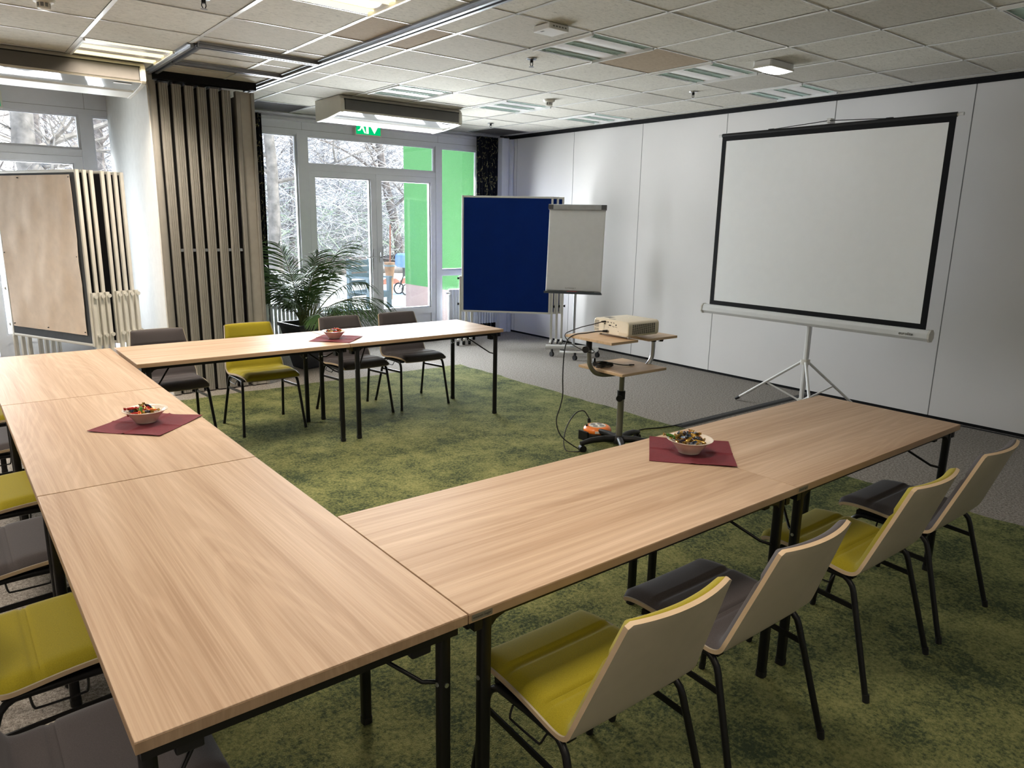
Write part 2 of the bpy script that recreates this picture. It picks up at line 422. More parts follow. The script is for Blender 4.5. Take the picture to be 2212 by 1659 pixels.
# ceiling tiles (one mesh, pattern of lay-in tiles)
b = MB()
skip = {(round(x,2), round(y,2)) for x, y, _ in LAMPS} | {(round(x,2), round(y,2)) for x, y in VENTS}
random.seed(3)
stain = {(2.055,2.967), (3.907,2.35)}
for i in range(len(GX)-1):
    for j in range(len(GY)-1):
        x, y = GX[i], GY[j]
        if any(abs(x-sx) < .02 and abs(y-sy) < .02 for sx, sy in skip): continue
        b.cur = 2 if any(abs(x-sx) < .02 and abs(y-sy) < .02 for sx, sy in stain) else random.choice((0,0,0,0,0,1))
        dz = random.uniform(0, .003)
        x1 = min(GX[i+1], XW+.05); y1 = min(GY[j+1], YW+.05)
        b.box(x+.0130, y+.0055, ZC+dz, x1-.0135, y1-.001, ZC+.02+dz)
b.cur = 3; b.box(-4.1, -4.1, ZC+.25, XW+.1, YW+.2, ZC+.45)   # slab above
b.cur = 0; b.box(6.377, -4, ZC+.002, XW+.02, YW, ZC+.022); b.box(-4.1,-4.1,ZC+.002,6.4,GY[0],ZC+.022)
ceiling = struct(b, 'ceiling', [M['tile'], M['tile2'], M['tile3'], M['plaster']])
b = MB()
for x in GX:
    if x < 6.4: b.box(x-.012, -4, ZC-.003, x+.012, YW, ZC+.0)
struct(b, 'trim_1', M['tbar'])
b = MB()
for y in GY:
    if y < YW: b.box(-4, y-.006, ZC-.003, 6.38, y+.002, ZC+.0)
struct(b, 'trim_2', M['tbar'])
# black sheet above the tiles, its colour gives the shade in the grid gaps
b = MB().box(-4.1, -4.1, ZC+.03, XW+.1, YW+.1, ZC+.035)
struct(b, 'trim_3', M['dark'])

# partition wall on the right (closed folding wall)
JO = [7.14, 5.965, 4.795, 3.628, 2.45, 1.29, .12, -1.05, -2.22, -3.39]
b = MB(); prev = YW
for y in [7.14] + JO[1:] + [-4.1]:
    b.box(XW, y+.004, .028, XW+.09, prev-.004, 2.757); prev = y
struct(b, 'wall_right', M['wallwhite'])
b = MB().box(XW+.03, -4.1, 0, XW+.1, YW, ZC)
for y in JO: b.box(XW-.001, y-.0015, .03, XW+.03, y+.0015, 2.755)
struct(b, 'trim_4', M['joint'])
b = MB().box(XW+.012, -4.1, 0, XW+.08, YW, .03).box(XW-.02, -4.1, 2.757, XW+.1, YW-.2, 2.80).box(XW-.045, -4.1, 2.785, XW-.02, YW-.2, ZC)  # lowest strip is black in place of the shadow gap at the floor
struct(b, 'trim_5', M['blacktrim'])
# hidden walls behind the camera
struct(MB().box(-4.2,-4.2,0,-4.1,YW+.1,ZC+.3), 'wall_left', M['plaster'])
struct(MB().box(-4.2,-4.2,0,XW+.2,-4.1,ZC+.3), 'wall_back', M['plaster'])
# corner pilaster
struct(MB().rbox(6.34,7.24,0,6.47,YW+.05,2.76,.008).box(6.475,7.2,0,6.52,7.3,2.75), 'wall_corner', M['framewhite'])

# ---- window wall: two glazed bays
def frame_bar(b, x0, x1, z0, z1, y0=YW, y1=YW+.075): b.box(x0, y0, z0, x1, y1, z1)
def bay(idx, xs, lintel_joint):
    """xs: side pane left edge, its right edge, door left, door right, side pane start, end"""
    a0, a1, d0, d1, e0, e1 = xs
    b = MB()
    frame_bar(b, a0-.1, e1+.1, 2.585, ZC+.02, YW, YW+.1)              # head panel
    for x in lintel_joint: b.cur = 1; b.box(x-.002, YW-.0006, 2.64, x+.002, YW+.01, ZC); b.cur = 0
    b.cur = 1; b.box(a0-.1, YW-.0006, 2.643, e1+.1, YW+.01, 2.647); b.cur = 0
    for x0, x1 in ((a0-.08, a0), (a1, d0), (d1, e0), (e1, e1+.08)): frame_bar(b, x0, x1, 0, 2.6, YW-.012, YW+.08)
    frame_bar(b, d0, d1, 2.18, 2.25)
    for x0, x1 in ((a0, a1), (e0, e1)):
        frame_bar(b, x0, x1, .86, .92); frame_bar(b, x0, x1, 0, .1)
        for z0, z1 in ((.92, 2.585), (.1, .86)):
            bx(b, x0, x1, z0, z1, .02)
    bx(b, d0, d1, 2.25, 2.585, .02)
    win = struct(b, 'window_%d' % idx, [M['framewhite'], M['joint']])
    p = MB()
    for x0, x1, z0, z1 in ((a0,a1,.92,2.585),(a0,a1,.1,.86),(e0,e1,.92,2.585),(e0,e1,.1,.86),(d0,d1,2.25,2.585)):
        q = MB().box(x0+.005, YW+.045, z0+.005, x1-.005, YW+.05, z1-.005).build('pane', M['glass'], win)
    # double door
    mid = (d0+d1)/2
    for k, (x0, x1) in enumerate(((d0+.004, mid-.002), (mid+.002, d1-.004))):
        f = MB(); s = .075
        frame_bar(f, x0, x0+s, .03, 2.178, YW-.006, YW+.06); frame_bar(f, x1-s, x1, .03, 2.178, YW-.006, YW+.06)
        for z0, z1 in ((2.115, 2.178), (.33, .41), (.03, .09)): frame_bar(f, x0+s, x1-s, z0, z1, YW-.006, YW+.06)
        bx(f, x0+s, x1-s, .41, 2.115, .016)
        frame_bar(f, x0+s, x1-s, .09, .33, YW+.012, YW+.045)
        dr = struct(f, 'door_%d' % (2*idx-1+k), M['framewhite'])
        MB().box(x0+s+.004, YW+.03, .414, x1-s-.004, YW+.036, 2.111).build('pane', M['glass'], dr)
        h = MB()
        if k == 0:
            hx = x1-.04
            h.rbox(hx-.018, YW-.016, .96, hx+.018, YW-.006, 1.23, .016, 4, 'y'); h.tube([(hx,YW-.012,1.125),(hx,YW-.06,1.125),(hx-.03,YW-.065,1.125),(hx-.15,YW-.065,1.123)], .009, 8)
        else:
            hx = x0+.045
            h.rbox(hx-.015, YW-.014, 1.05, hx+.015, YW-.006, 1.19, .012, 4, 'y'); h.tube([(hx,YW-.01,1.12),(hx,YW-.05,1.12),(hx+.004,YW-.055,1.15),(hx+.008,YW-.055,1.27)], .009, 8)
        h.build('handle', M['steel'], dr, smooth=40)
    return win
def bx(b, x0, x1, z0, z1, s):
    """thin glazing bead round an opening"""
    for q in ((x0,x0+s,z0,z1),(x1-s,x1,z0,z1),(x0+s,x1-s,z0,z0+s),(x0+s,x1-s,z1-s,z1)):
        b.box(q[0], YW+.02, q[2], q[1], YW+.06, q[3])
bay(2, (2.82, 3.43, 3.56, 5.39, 5.49, 6.10), (3.50, 5.43))
bay(1, (-1.35, -.79, -.66, 1.16, 1.27, 1.83), (-.72, 1.22))
# masonry between the bays and outer skin
b = MB().box(1.9, YW-.01, 0, 2.74, YW+.12, ZC).box(-4.1, YW-.01, 0, -1.43, YW+.12, ZC).box(6.18, YW-.005, 0, XW+.2, YW+.12, ZC)
struct(b, 'wall_window', M['plaster'])
# niche fin that boxes in the folding panels
struct(MB().box(1.42, 5.75, 0, 1.47, YW, ZC), 'wall_niche', M['plaster'])
b = MB().rbox(2.19, 5.74, .01, 2.285, 5.80, 2.715, .004).box(2.25, 5.8, .01, 2.285, 6.95, 2.715)
struct(b, 'wall_niche_end', M['foldside'])
b = MB().rbox(2.150,5.725,.01,2.186,5.79,2.715,.006).rbox(2.285, 5.72, .01, 2.315, 5.86, 2.715, .006).rbox(1.43, 5.71, .01, 1.487, 5.78, 2.72, .02)
struct(b, 'trim_6', M['foldalu'])

# ceiling tracks of the folding wall
def rail(b, p0, p1, w=.07, h=.045):
    p0, p1 = Vector(p0), Vector(p1); d = (p1-p0).normalized(); s = Vector((-d.y, d.x, 0))
    for a, c, z0, z1 in ((-w/2, -.012, ZC-.03, ZC+.01), (.012, w/2, ZC-.03, ZC+.01), (-w/2-.02, -w/2, ZC-.012, ZC+.005), (w/2, w/2+.02, ZC-.012, ZC+.005)):
        q = [p0+s*a, p1+s*a, p1+s*c, p0+s*c]
        b.cur = 0
        b.add([(v.x,v.y,z0) for v in q]+[(v.x,v.y,z1) for v in q], [(0,3,2,1),(4,5,6,7),(0,1,5,4),(1,2,6,5),(2,3,7,6),(3,0,4,7)])
    q = [p0-s*.02, p1-s*.02, p1+s*.02, p0+s*.02]; b.cur = 1
    b.add([(v.x,v.y,ZC-.004) for v in q]+[(v.x,v.y,ZC) for v in q], [(0,3,2,1),(4,5,6,7),(0,1,5,4),(1,2,6,5),(2,3,7,6),(3,0,4,7)])
b = MB(); rail(b, (2.41,-4,0), (2.38,6.1,0)); struct(b, 'trim_7', [M['track'], M['dark']])
b = MB(); rail(b, (1.47,4.42,0), (2.37,4.42,0)); struct(b, 'trim_8', [M['track'], M['dark']])
b = MB(); rail(b, (1.47,5.16,0), (2.37,5.16,0)); struct(b, 'trim_9', [M['track'], M['dark']])
b = MB(); rail(b, (1.47,4.46,0), (1.47,5.75,0)); struct(b, 'trim_10', [M['track'], M['dark']])
b = MB().box(1.47, 5.70, 2.735, 2.33, 5.78, ZC); struct(b, 'trim_11', M['blacktrim'])
# curtain rail along the window head
struct(MB().box(2.35, 7.30, 2.765, 6.34, 7.34, 2.79).box(2.35,7.40,2.76,6.34,7.43,2.785), 'trim_12', M['alu'])
struct(MB().box(2.3, 7.44, 2.73, 6.3, YW+.01, ZC), 'trim_13', M['framewhite'])

# ---------------------------------------------------------------- folding wall panels parked in the niche
ORD6 = ['first', 'second', 'third', 'fourth', 'fifth', 'sixth']
for k in range(6):
    x0 = 1.509 + .1045*k; w = .075
    t = thing('folding_divider', '%s beige folding wall panel from the white niche wall, parked in the stack' % ORD6[k], 'wall panel', (x0+w/2, 6.3, .012), group='folding wall panels parked in the niche')
    y0, y1 = 5.73, 6.85
    MB().box(x0+.004, y0+.03, .014, x0+w-.004, y1, 2.71).build('core', M['dark'], t)  # side faces painted black to imitate shade between the panels
    b = MB()
    poly = [(px*.872, py) for px, py in [(0,.03),(0,.006),(.006,0),(.022,0),(.024,.005),(.027,.005),(.029,0),(.040,0),(.042,.005),(.045,.005),(.047,0),(.060,.001),(.064,.007),(.070,.007),(.074,.001),(.081,.002),(.086,.008),(.086,.03)]]
    b.prism([(x0+px, y0+py) for px, py in poly], 'z', .012, 2.712); b.build('edge_profile', M['foldalu'], t)
    b = MB().box(x0+w+.001, y0+.02, 1.30, x0+.1035, y0+.05, 1.325)
    b.build('latch', M['steel'], t)
    MB().box(x0-.0245, y0+.06, .02, x0+.004, y0+.07, 2.70).build('gap_shade', M['dark'], t)  # black sheet standing in for the shade deep in each slot
    MB().cyl((x0+w/2, y0+.15, 2.71), (x0+w/2, y0+.15, 2.775), .012, None, 8).build('hanger', M['steel'], t)

# ---------------------------------------------------------------- tables
def table_proto(tagside):
    t = thing('folding_table', '', 'table')
    w, d, z = .699, .349, .736
    b = MB().box(-w, -d, z-.026, w, d, z)
    top = b.build('tabletop', M['wood'], t, bevel=.0014)
    e = MB()   # edge band faces, a hair proud
    e.box(-w-.0006,-d-.0006,z-.0255,w+.0006,-d,z-.0035).box(-w-.0006,d,z-.0255,w+.0006,d+.0006,z-.0035).box(-w-.0006,-d,z-.0255,-w,d,z-.0035).box(w,-d,z-.0255,w+.0006,d,z-.0035)
    e.build('edge_band', M['wood_edge'], t)
    lx, ly = .7-.064, .35-.028
    for sx in (-1, 1):
        for sy in (-1, 1):
            l = MB().rbox(sx*lx-.0155, sy*ly-.0155, .012, sx*lx+.0155, sy*ly+.0155, .70, .009, 3)
            leg = l.build('leg', M['black'], t, smooth=40)
            f = MB().rbox(sx*lx-.017, sy*ly-.017, .0065, sx*lx+.017, sy*ly+.017, .03, .010, 3); f.build('foot_cap', M['blackplastic'], leg)
            MB().cyl((sx*(lx), sy*ly-sy*.0155, .535), (sx*lx, sy*ly-sy*.018, .535), .006, None, 10).cyl((sx*lx+sx*.0155, sy*ly, .535),(sx*lx+sx*.018, sy*ly,.535),.006,None,10).build('bolt', M['steel'], leg)
            s = MB().tube([(sx*lx-sx*.014, sy*ly-sy*.005, .53), (sx*(lx-.03), sy*(ly-.04), .535), (sx*(lx-.20), sy*(ly-.235), .690), (sx*(lx-.215), sy*(ly-.255), .7085)], .0055, 8)
            s.build('stay', M['black'], t, smooth=50)
            k = MB().prism([(sx*(lx+.018), .71), (sx*(lx-.075), .71), (sx*(lx-.07), .697), (sx*(lx-.03), .685), (sx*(lx-.017), .672), (sx*(lx+.016), .672)], 'y', sy*(ly-.004)-.015, sy*(ly-.004)+.015)
            k.build('bracket', M['black'], t)
            MB().box(sx*(lx+.002)-.018, sy*(ly-.07)-.026, .642, sx*(lx+.002)+.018, sy*(ly-.07)+.026, .709).build('stacking_block', M['blackplastic'], t, bevel=.004)
        MB().box(sx*(lx+.016), -ly-.016, .676, sx*(lx+.04), ly+.016, .7095).build('end_rail', M['black'], t)
    for s in (-1, 1): MB().box(-.60, s*(d-.02), .69, .60, s*(d-.045), .71).build('side_rail', M['black'], t)
    if tagside:
        g = MB().rbox(-.692, -d-.0012, z-.022, -.632, -d-.0004, z-.006, .003, 3, 'y').build('maker_tag', M['tagfoil'], t)
        tx = text('lettering', 'wiesner hager', .0095, M['inkblack'], None, Matrix.Translation((-.662, -d-.0015, z-.0137)) @ Matrix.Rotation(pi/2, 4, 'X'), ext=.0001)
        tx.parent = g
    return t
tp = table_proto(False); tq = table_proto(True)
TG = 'folding tables in the horseshoe'
def setl(r, lab, loc, rz, group=TG): r['label'] = lab; r.location = loc; r.rotation_euler = (0,0,rz); r['group'] = group
setl(tp, 'bare oak-look folding table closest to the camera, lengthwise at the foot of the horseshoe', (.35, .70, 0), pi/2)
dup(tp, (.35, 2.104, 0), pi/2, 'oak-look folding table in the middle of the head row, with a burgundy napkin')
dup(tp, (.35, 3.508, 0), pi/2, 'bare oak-look folding table at the corner beside the brown paper pinboard')
setl(tq, 'oak-look folding table joined to the closest one, yellow and grey chairs along its side', (1.402, .349, 0), 0)
dup(tq, (2.802, .349, 0), 0, 'oak-look folding table whose free end points at the projection screen tripod')
dup(tp, (1.424, 3.872, 0), 0, 'oak-look folding table in front of the parked folding wall panels')
dup(tp, (2.827, 3.872, 0), 0, 'oak-look folding table whose free end points at the blue pinboards')

# ---------------------------------------------------------------- chairs
PROF = [(.253,.421),(.249,.430),(.236,.438),(.21,.444),(.17,.448),(.10,.448),(.03,.444),(-.03,.438),(-.075,.433),(-.105,.433),(-.128,.441),(-.142,.457),(-.152,.480),(-.170,.53),(-.195,.60),(-.222,.675),(-.245,.74),(-.264,.792)]
def chair_surface(off, inset=0.0, lift=None):
    L = [0.]
    for p, q in zip(PROF, PROF[1:]): L.append(L[-1] + math.hypot(q[0]-p[0], q[1]-p[1]))
    T = L[-1]
    def ev(s):
        s = max(0, min(T, s))
        for i in range(len(PROF)-1):
            if s <= L[i+1]+1e-9:
                t = (s-L[i])/(L[i+1]-L[i]); break
        p0 = PROF[max(i-1,0)]; p1 = PROF[i]; p2 = PROF[i+1]; p3 = PROF[min(i+2,len(PROF)-1)]
        def cr(a,b,c,d): return .5*((2*b)+(c-a)*t+(2*a-5*b+4*c-d)*t*t+(3*b-a-3*c+d)*t**3)
        return cr(p0[0],p1[0],p2[0],p3[0]), cr(p0[1],p1[1],p2[1],p3[1])
    def half(s):
        f = s/T
        if f < .56: w = .205 + .023*(f/.56)
        else: w = .228 - .046*((f-.56)/.44)
        # rounded front and top corners
        for e in (s, T-s):
            if e < .012: w -= .012 - sqrt(max(0, .012**2-(.012-e)**2))
        return w
    def fn(u, v):
        s = inset + v*(T-2*inset)
        y, z = ev(s); y2, z2 = ev(s+.004); y1, z1 = ev(s-.004)
        dy, dz = y2-y1, z2-z1; l = math.hypot(dy, dz) or 1
        ny, nz = dz/l, -dy/l        # towards the sitter (up / forward)
        w = half(s)-inset; x = (2*u-1)*w
        k = max(0, (s/T-.52)/.48)
        bow = .027*k*(1-(2*u-1)**2)
        o = off if lift is None else off + lift(u, s, T)
        return (x, y - bow + ny*o, z + nz*o + .004*(1-k)*abs(2*u-1)**3)
    return fn, T
def chair_proto(cloth):
    t = thing('meeting_chair', '', 'chair')
    f_out, T = chair_surface(-.007); f_in, _ = chair_surface(.0055)
    b = MB().shell(f_in, f_out, 14, 64)
    n = len(b.f)
    b.m = [0]*(2*14*64) + [1]*(n-2*14*64)
    b.build('shell', [M['ply'], M['plyedge']], t, smooth=35)
    seams = [.13, .142, .285, .297, .64, .652]
    def lift(u, s, T):
        e = min(1-abs(2*u-1), 1)*.21
        d = min(e, s-.004, T-.004-s)
        th = .025*(1 - math.exp(-max(0,d)/.012))
        th -= .0065*sum(math.exp(-((s-q)/.005)**2) for q in seams)
        return max(.0, th)
    g_top, _ = chair_surface(.0056, .006, lift); g_bot, _ = chair_surface(.0056, .006)
    b = MB().shell(g_top, g_bot, 22, 120)
    b.build('upholstery', cloth, t, smooth=60)
    for sx in (-1, 1):
        for fr in (1, -1):
            yf = .237 if fr > 0 else -.232; yt = .175 if fr > 0 else -.118
            pts = [(sx*.240, yf, .012), (sx*.213, yt+fr*.012, .372), (sx*.2115, yt+fr*.004, .392), (sx*.209, yt-fr*.012, .408), (sx*.2065, yt-fr*.03, .416), (sx*.2055, .03, .418)]
            leg = MB().tube(pts, .0105, 10).build('leg', M['black'], t, smooth=50)
            MB().cyl((sx*.2405, yf+fr*.001, .0065), (sx*.2385, yf-fr*.003, .034), .0118, None, 10).build('glide', M['blackplastic'], leg, smooth=50)
        p = [(sx*.2165, .196, .338), (sx*.2165, -.150, .318)]
        b = MB(); b.prism([(p[1][1], p[1][2]-.009), (p[0][1], p[0][2]-.009), (p[0][1], p[0][2]+.009), (p[1][1], p[1][2]+.009)], 'x', sx*.2135, sx*.2195)
        b.build('side_bar', M['steel' if False else 'black'], t)
        w = MB().tube(smooth_path([(sx*.203,.075,.412),(sx*.216,.075,.407),(sx*.228,.07,.386),(sx*.230,.055,.382),(sx*.230,-.035,.382),(sx*.228,-.05,.386),(sx*.216,-.055,.405),(sx*.203,-.055,.410)], 4), .0032, 6)
        w.build('coupling_hook', M['black'], t, smooth=50)
        MB().box(sx*.185-.014, -.115, .412, sx*.185+.014, .175, .430).build('seat_rail', M['black'], t)
    MB().box(-.19, .10, .413, .19, .125, .428).box(-.19, -.09, .411, .19, -.065, .426).build('cross_rail', M['black'], t)
    return t
cg = chair_proto(M['grey']); cy = chair_proto(M['yellow'])
used = set()
def chair(kind, x, y, rz, label, group):
    p = cg if kind == 'g' else cy
    if kind not in used:
        used.add(kind); p.location = (x,y,0); p.rotation_euler = (0,0,rz); p['label'] = label; p['group'] = group
    else: dup(p, (x,y,0), rz, label, group)
Z6 = .0
G1 = 'chairs along the near long table'; G2 = 'chairs along the window side table'; G3 = 'chairs along the head row of tables'
chair('y', 1.075, -.05, 0, 'olive yellow chair seen from behind, closest to the camera, beside the maker tag', G1)
chair('g', 1.660, -.05, 0, 'grey padded chair seen from behind, between the two olive yellow chairs', G1)
chair('y', 2.440, -.05, 0, 'olive yellow chair seen from behind, between the two grey chairs', G1)
chair('g', 3.040, -.05, 0, 'grey padded chair seen from behind at the far end of the row, nearest the screen', G1)
chair('g', 1.075, 4.30, pi, 'grey padded chair in front of the white niche wall, tucked behind the table corner', G2)
chair('y', 1.740, 4.29, pi, 'olive yellow chair facing the camera in front of the parked folding panels', G2)
chair('g', 2.525, 4.30, pi, 'grey padded chair in front of the potted palm', G2)
chair('g', 3.090, 4.30, pi, 'grey padded chair in front of the glass door, last one before the blue boards', G2)
for k, (yy, kd, lb) in enumerate(((.375,'g','grey chair seat tucked under the closest table corner, at the lower picture edge'), (1.01,'y','olive yellow chair seat at the picture edge, next to the lowest grey seat'),
        (1.745,'g','grey chair seat at the picture edge, between two olive yellow seats'), (2.38,'y','small visible corner of an olive yellow seat beside the first table joint'),
        (3.265,'g','sliver of a grey seat at the picture edge beside the middle head table'), (3.90,'y','faintest sliver of an olive yellow seat at the edge, beside the second table joint'))):
    chair(kd, -.055, yy, -pi/2, lb, G3)
# ---------------------------------------------------------------- pinboards
def board(name, pr, pl, z0, felt, label, cat, group, knob='blackplastic', h=1.5):
    """pr / pl: floor points under the near and the far upright edge; the face looks to the camera side"""
    pr, pl = Vector((*pr, 0)), Vector((*pl, 0))
    ex = (pr-pl).normalized(); n = Vector((ex.y, -ex.x, 0))     # n: towards the viewer
    W = (pr-pl).length
    X = Matrix(((ex.x, n.x, 0, pl.x), (ex.y, n.y, 0, pl.y), (0, 0, 1, 0), (0, 0, 0, 1)))   # local: x along, y to the viewer
    t = thing(name, label, cat, (pl+pr)/2, 0, group)
    f = .026
    b = MB(X).box(f, -.016, z0+f, W-f, .012, z0+h-f); b.build('felt', felt, t)
    b = MB(X).rbox(0, -.017, z0, f, .014, z0+h, .006).rbox(W-f, -.017, z0, W, .014, z0+h, .006).rbox(f, -.017, z0, W-f, .014, z0+f, .006, 3, 'x').rbox(f, -.017, z0+h-f, W-f, .014, z0+h, .006, 3, 'x')
    b.build('frame', M['offwhite'], t, smooth=40)
    for x in (-.001, W+.001):
        s = -1 if x < 0 else 1
        l = MB(X).rbox(x-.016+s*.017, -.03, .075, x+.016+s*.017, .004, z0+.47, .006).build('post', M['offwhite'], t, smooth=40)
        for zz in (z0+.44, z0+.10): MB(X).cyl((x+s*.034,-.013,zz),(x+s*.056,-.013,zz),.012,.018,10).build('clamp_knob', M[knob], l, smooth=50)
        MB(X).tube([(x+s*.017,-.23,.070),(x+s*.017,-.02,.088),(x+s*.017,.18,.070)], .016, 8).build('foot', M['offwhite'], t, smooth=50)
        for yy in (-.215, .165):
            c = MB(X).cyl((x+s*.017-.016,yy,.029),(x+s*.017+.016,yy,.029),.027,None,14).box(x+s*.017-.008,yy-.008,.03,x+s*.017+.008,yy+.008,.066)
            c.build('castor', M['blackplastic'], t, smooth=40)
    return t, X, W
pr, pl = Vector((.868,5.93)), Vector((.36,7.03))
nb = Vector((.908,.42))
BL = 'white framed pinboards stacked beside the niche wall'
t, X, W = board('pinboard', pr, pl, .478, M['boardgrey'], 'front pinboard of the stack, covered with pinned brown paper', 'pinboard', BL, 'offwhite')
def pap(u, v):
    x = .050+(W-.115)*u; z = .575+1.36*v
    wv = .004*sin(9*u+5*v)+.003*sin(17*v+3*u)+.0025*sin(23*u-11*v)
    return (x + .012*sin(2.4*v)*(u-.5), .021+abs(wv)+.006*(u>.97), z)
MB(X).shell(pap, lambda u, v: (pap(u,v)[0], pap(u,v)[1]-.002, pap(u,v)[2]), 24, 28).build('brown_paper', M['kraft'], t, smooth=60)
for u, v in ((.33,.985),(.985,.985),(.98,.5),(.02,.5),(.985,.02),(.5,.02),(.03,.02)):
    q = pap(u, v); MB(X).cyl((q[0],.02,q[2]),(q[0],.036,q[2]),.006,.004,8).build('push_pin', M['blackplastic'], t)
offs = [.065, .125, .225, .285, .345, .405]
names = ['second', 'third', 'fourth', 'fifth', 'sixth', 'rearmost']
for o_, nm in zip(offs, names):
    v = nb*o_
    board('pinboard', pr+v, pl+v, .478, M['darkfelt'], '%s pinboard counted from the brown paper in the white framed stack' % nm, 'pinboard', BL, 'offwhite')
pr, pl = Vector((6.125,5.875)), Vector((5.282,6.70))
ex = (pr-pl).normalized(); nv = Vector((-ex.y, ex.x))      # away from the viewer
BB = 'blue pinboards on castors in the corner'
board('pinboard', pr, pl, .433, M['blueboard'], 'front royal blue pinboard facing the room, beside the white flipchart', 'pinboard', BB)
for k, lb in ((1, 'middle blue pinboard, right behind the front one, only its edge showing'), (2, 'rear blue pinboard of the three, nearest the corner curtain')):
    v = nv*.062*k + ex*.067*k
    board('pinboard', pr+v, pl+v, .433, M['blueboard'], lb, 'pinboard', BB)

# ---------------------------------------------------------------- flipchart
t = thing('flipchart', 'white flipchart on a grey wheeled stand between blue pinboard and projector', 'flipchart', (5.93,5.2,0))
ex = Vector((.63,-.777,0)); nn = Vector((-.777,-.63,0))
Cb, Ct = Vector((5.835,5.145,.79)), Vector((5.905,5.19,1.826)); up = (Ct-Cb).normalized(); H = (Ct-Cb).length
nn = (ex.cross(up)); nn = nn if nn.dot(Vector((-1,-1,0))) > 0 else -nn
X = Matrix(((ex.x,nn.x,up.x,Cb.x),(ex.y,nn.y,up.y,Cb.y),(ex.z,nn.z,up.z,Cb.z),(0,0,0,1)))
MB(X).rbox(-.335,-.02,0,.335,0,H-.01,.012,3,'y').build('backboard', M['white'], t, bevel=.002)
MB(X).shell(lambda u,v:(-.325+.65*u,.006+.010*(1-v)**2+.002*sin(9*v+4*u),.03+(H-.09)*v), lambda u,v:(-.325+.65*u,.001,.03+(H-.09)*v), 10, 14).build('paper_pad', M['paper'], t, smooth=60)
c = MB(X).rbox(-.34,-.022,H-.065,.34,.028,H,.008,3,'x').build('clamp_bar', M['alu'], t)
MB(X).rbox(-.345,-.024,H-.06,-.285,.031,H-.003,.006,3,'x').rbox(.285,-.024,H-.06,.345,.031,H-.003,.006,3,'x').build('end_cap', plain('clamp_end_grey', (.10,.10,.105), .5), c)
MB(X).rbox(-.345,-.02,-.012,.345,.062,.004,.004,3,'x').box(-.345,.052,.004,.345,.062,.016).build('pen_tray', M['boardgrey'], t)
for x, mt, lb, nm in ((-.24,'inkblack','black marker at the outer end of the flipchart tray','marker_pen'),(-.13,'inkblack','black marker in the flipchart tray, next to the red one','marker_pen'),(-.01,'red','red marker in the flipchart pen tray','marker_pen'),(.11,'inkblack','black marker in the flipchart tray beyond the red one','marker_pen'),(.2,'inkblack','black marker nearest the projector end of the flipchart tray','marker_pen')):
    if 'red' not in M: M['red'] = plain('red_plastic', (.6,.03,.03), .4)
    p = MB(X).cyl((x-.06,.035,.0125),(x+.06,.035,.0125),.0075,None,10)
    tag(p.build(nm, M[mt], None, smooth=40), lb, 'marker', 'markers in the flipchart tray')
R4 = Matrix(((ex.x,up.x,nn.x,0),(ex.y,up.y,nn.y,0),(ex.z,up.z,nn.z,0),(0,0,0,1)))
text('lettering', 'Q-CONNECT', .022, M['inkgrey'], t, Matrix.Translation(Cb+up*.055+nn*.018+ex*-.03) @ R4)
pb = Vector((5.935,5.21,0))
MB().tube([pb+Vector((0,0,.12)), pb+Vector((0,0,1.2))], .019, 12).build('column', M['greypaint'] if False else M['alu'], t, smooth=50)
MB().box(5.90,5.16,1.0,5.96,5.25,1.2).build('board_bracket', M['alu'], t)
MB().lathe([(.028,0),(.028,.012),(.05,.012),(.05,0)], (pb.x,pb.y,.118), 20).build('collar', M['alu'], t, smooth=40)
base = MB(); 
bow = [(pb + Vector((cos(a)*.30, sin(a)*.30, .085)) + Vector((.02,.02,0))) for a in [radians(-165+10*k) for k in range(0,14)]]
base.tube(bow, .018, 8); base.tube([pb+Vector((-.24,.24,.10)), pb+Vector((.0,.0,.11)), pb+Vector((.22,-.22,.10))], .03, 8)
base.build('base_bow', M['white'], t, smooth=50)
for q in ((5.69,5.33),(5.755,4.985),(6.12,4.97),(6.02,5.5)):
    c = MB().cyl((q[0]-.014,q[1],.03),(q[0]+.014,q[1],.03),.03,None,16).box(q[0]-.01,q[1]-.01,.03,q[0]+.01,q[1]+.01,.09).build('castor', M['blackplastic'], t, smooth=40)

# ---------------------------------------------------------------- projection screen
xs, ya, yb, zb, zt = 5.69, 3.057, 1.075, .874, 2.425
t = thing('projection_screen', 'large white tripod projection screen with black border in front of the wall panels', 'projection screen', (5.72,2.06,0))
MB().box(xs-.001,yb+.045,zb+.04,xs+.001,ya-.045,zt-.05).build('screen_cloth', M['screencloth'], t)
MB().box(xs-.002,yb,zb,xs+.002,yb+.045,zt).box(xs-.002,ya-.045,zb,xs+.002,ya,zt).box(xs-.002,yb+.045,zb,xs+.002,ya-.045,zb+.04).box(xs-.002,yb+.045,zt-.05,xs+.002,ya-.045,zt).build('black_border', M['blacktrim'], t)
tb = MB().cyl((xs+.004,yb-.002,zt),(xs+.004,ya+.002,zt),.017,None,12).build('top_bar', M['blackplastic'], t, smooth=50)
MB().cyl((xs+.004,yb-.045,zt),(xs+.004,yb-.002,zt),.012,None,10).cyl((xs+.004,ya+.002,zt),(xs+.004,ya+.04,zt),.012,None,10).build('end_cap', M['white'], tb, smooth=50)
b = MB(); ycs = (2.066)
r = .046; pts = [(xs+.005+r*cos(radians(22.5+45*k)), zb-.045+r*1.02*sin(radians(22.5+45*k))) for k in range(8)]
b.prism(pts, 'y', yb-.03, ya+.06); cas = b.build('roller_case', M['white'], t, bevel=.004)
r2 = .05; pts = [(xs+.005+r2*cos(radians(22.5+45*k)), zb-.045+r2*1.02*sin(radians(22.5+45*k))) for k in range(8)]
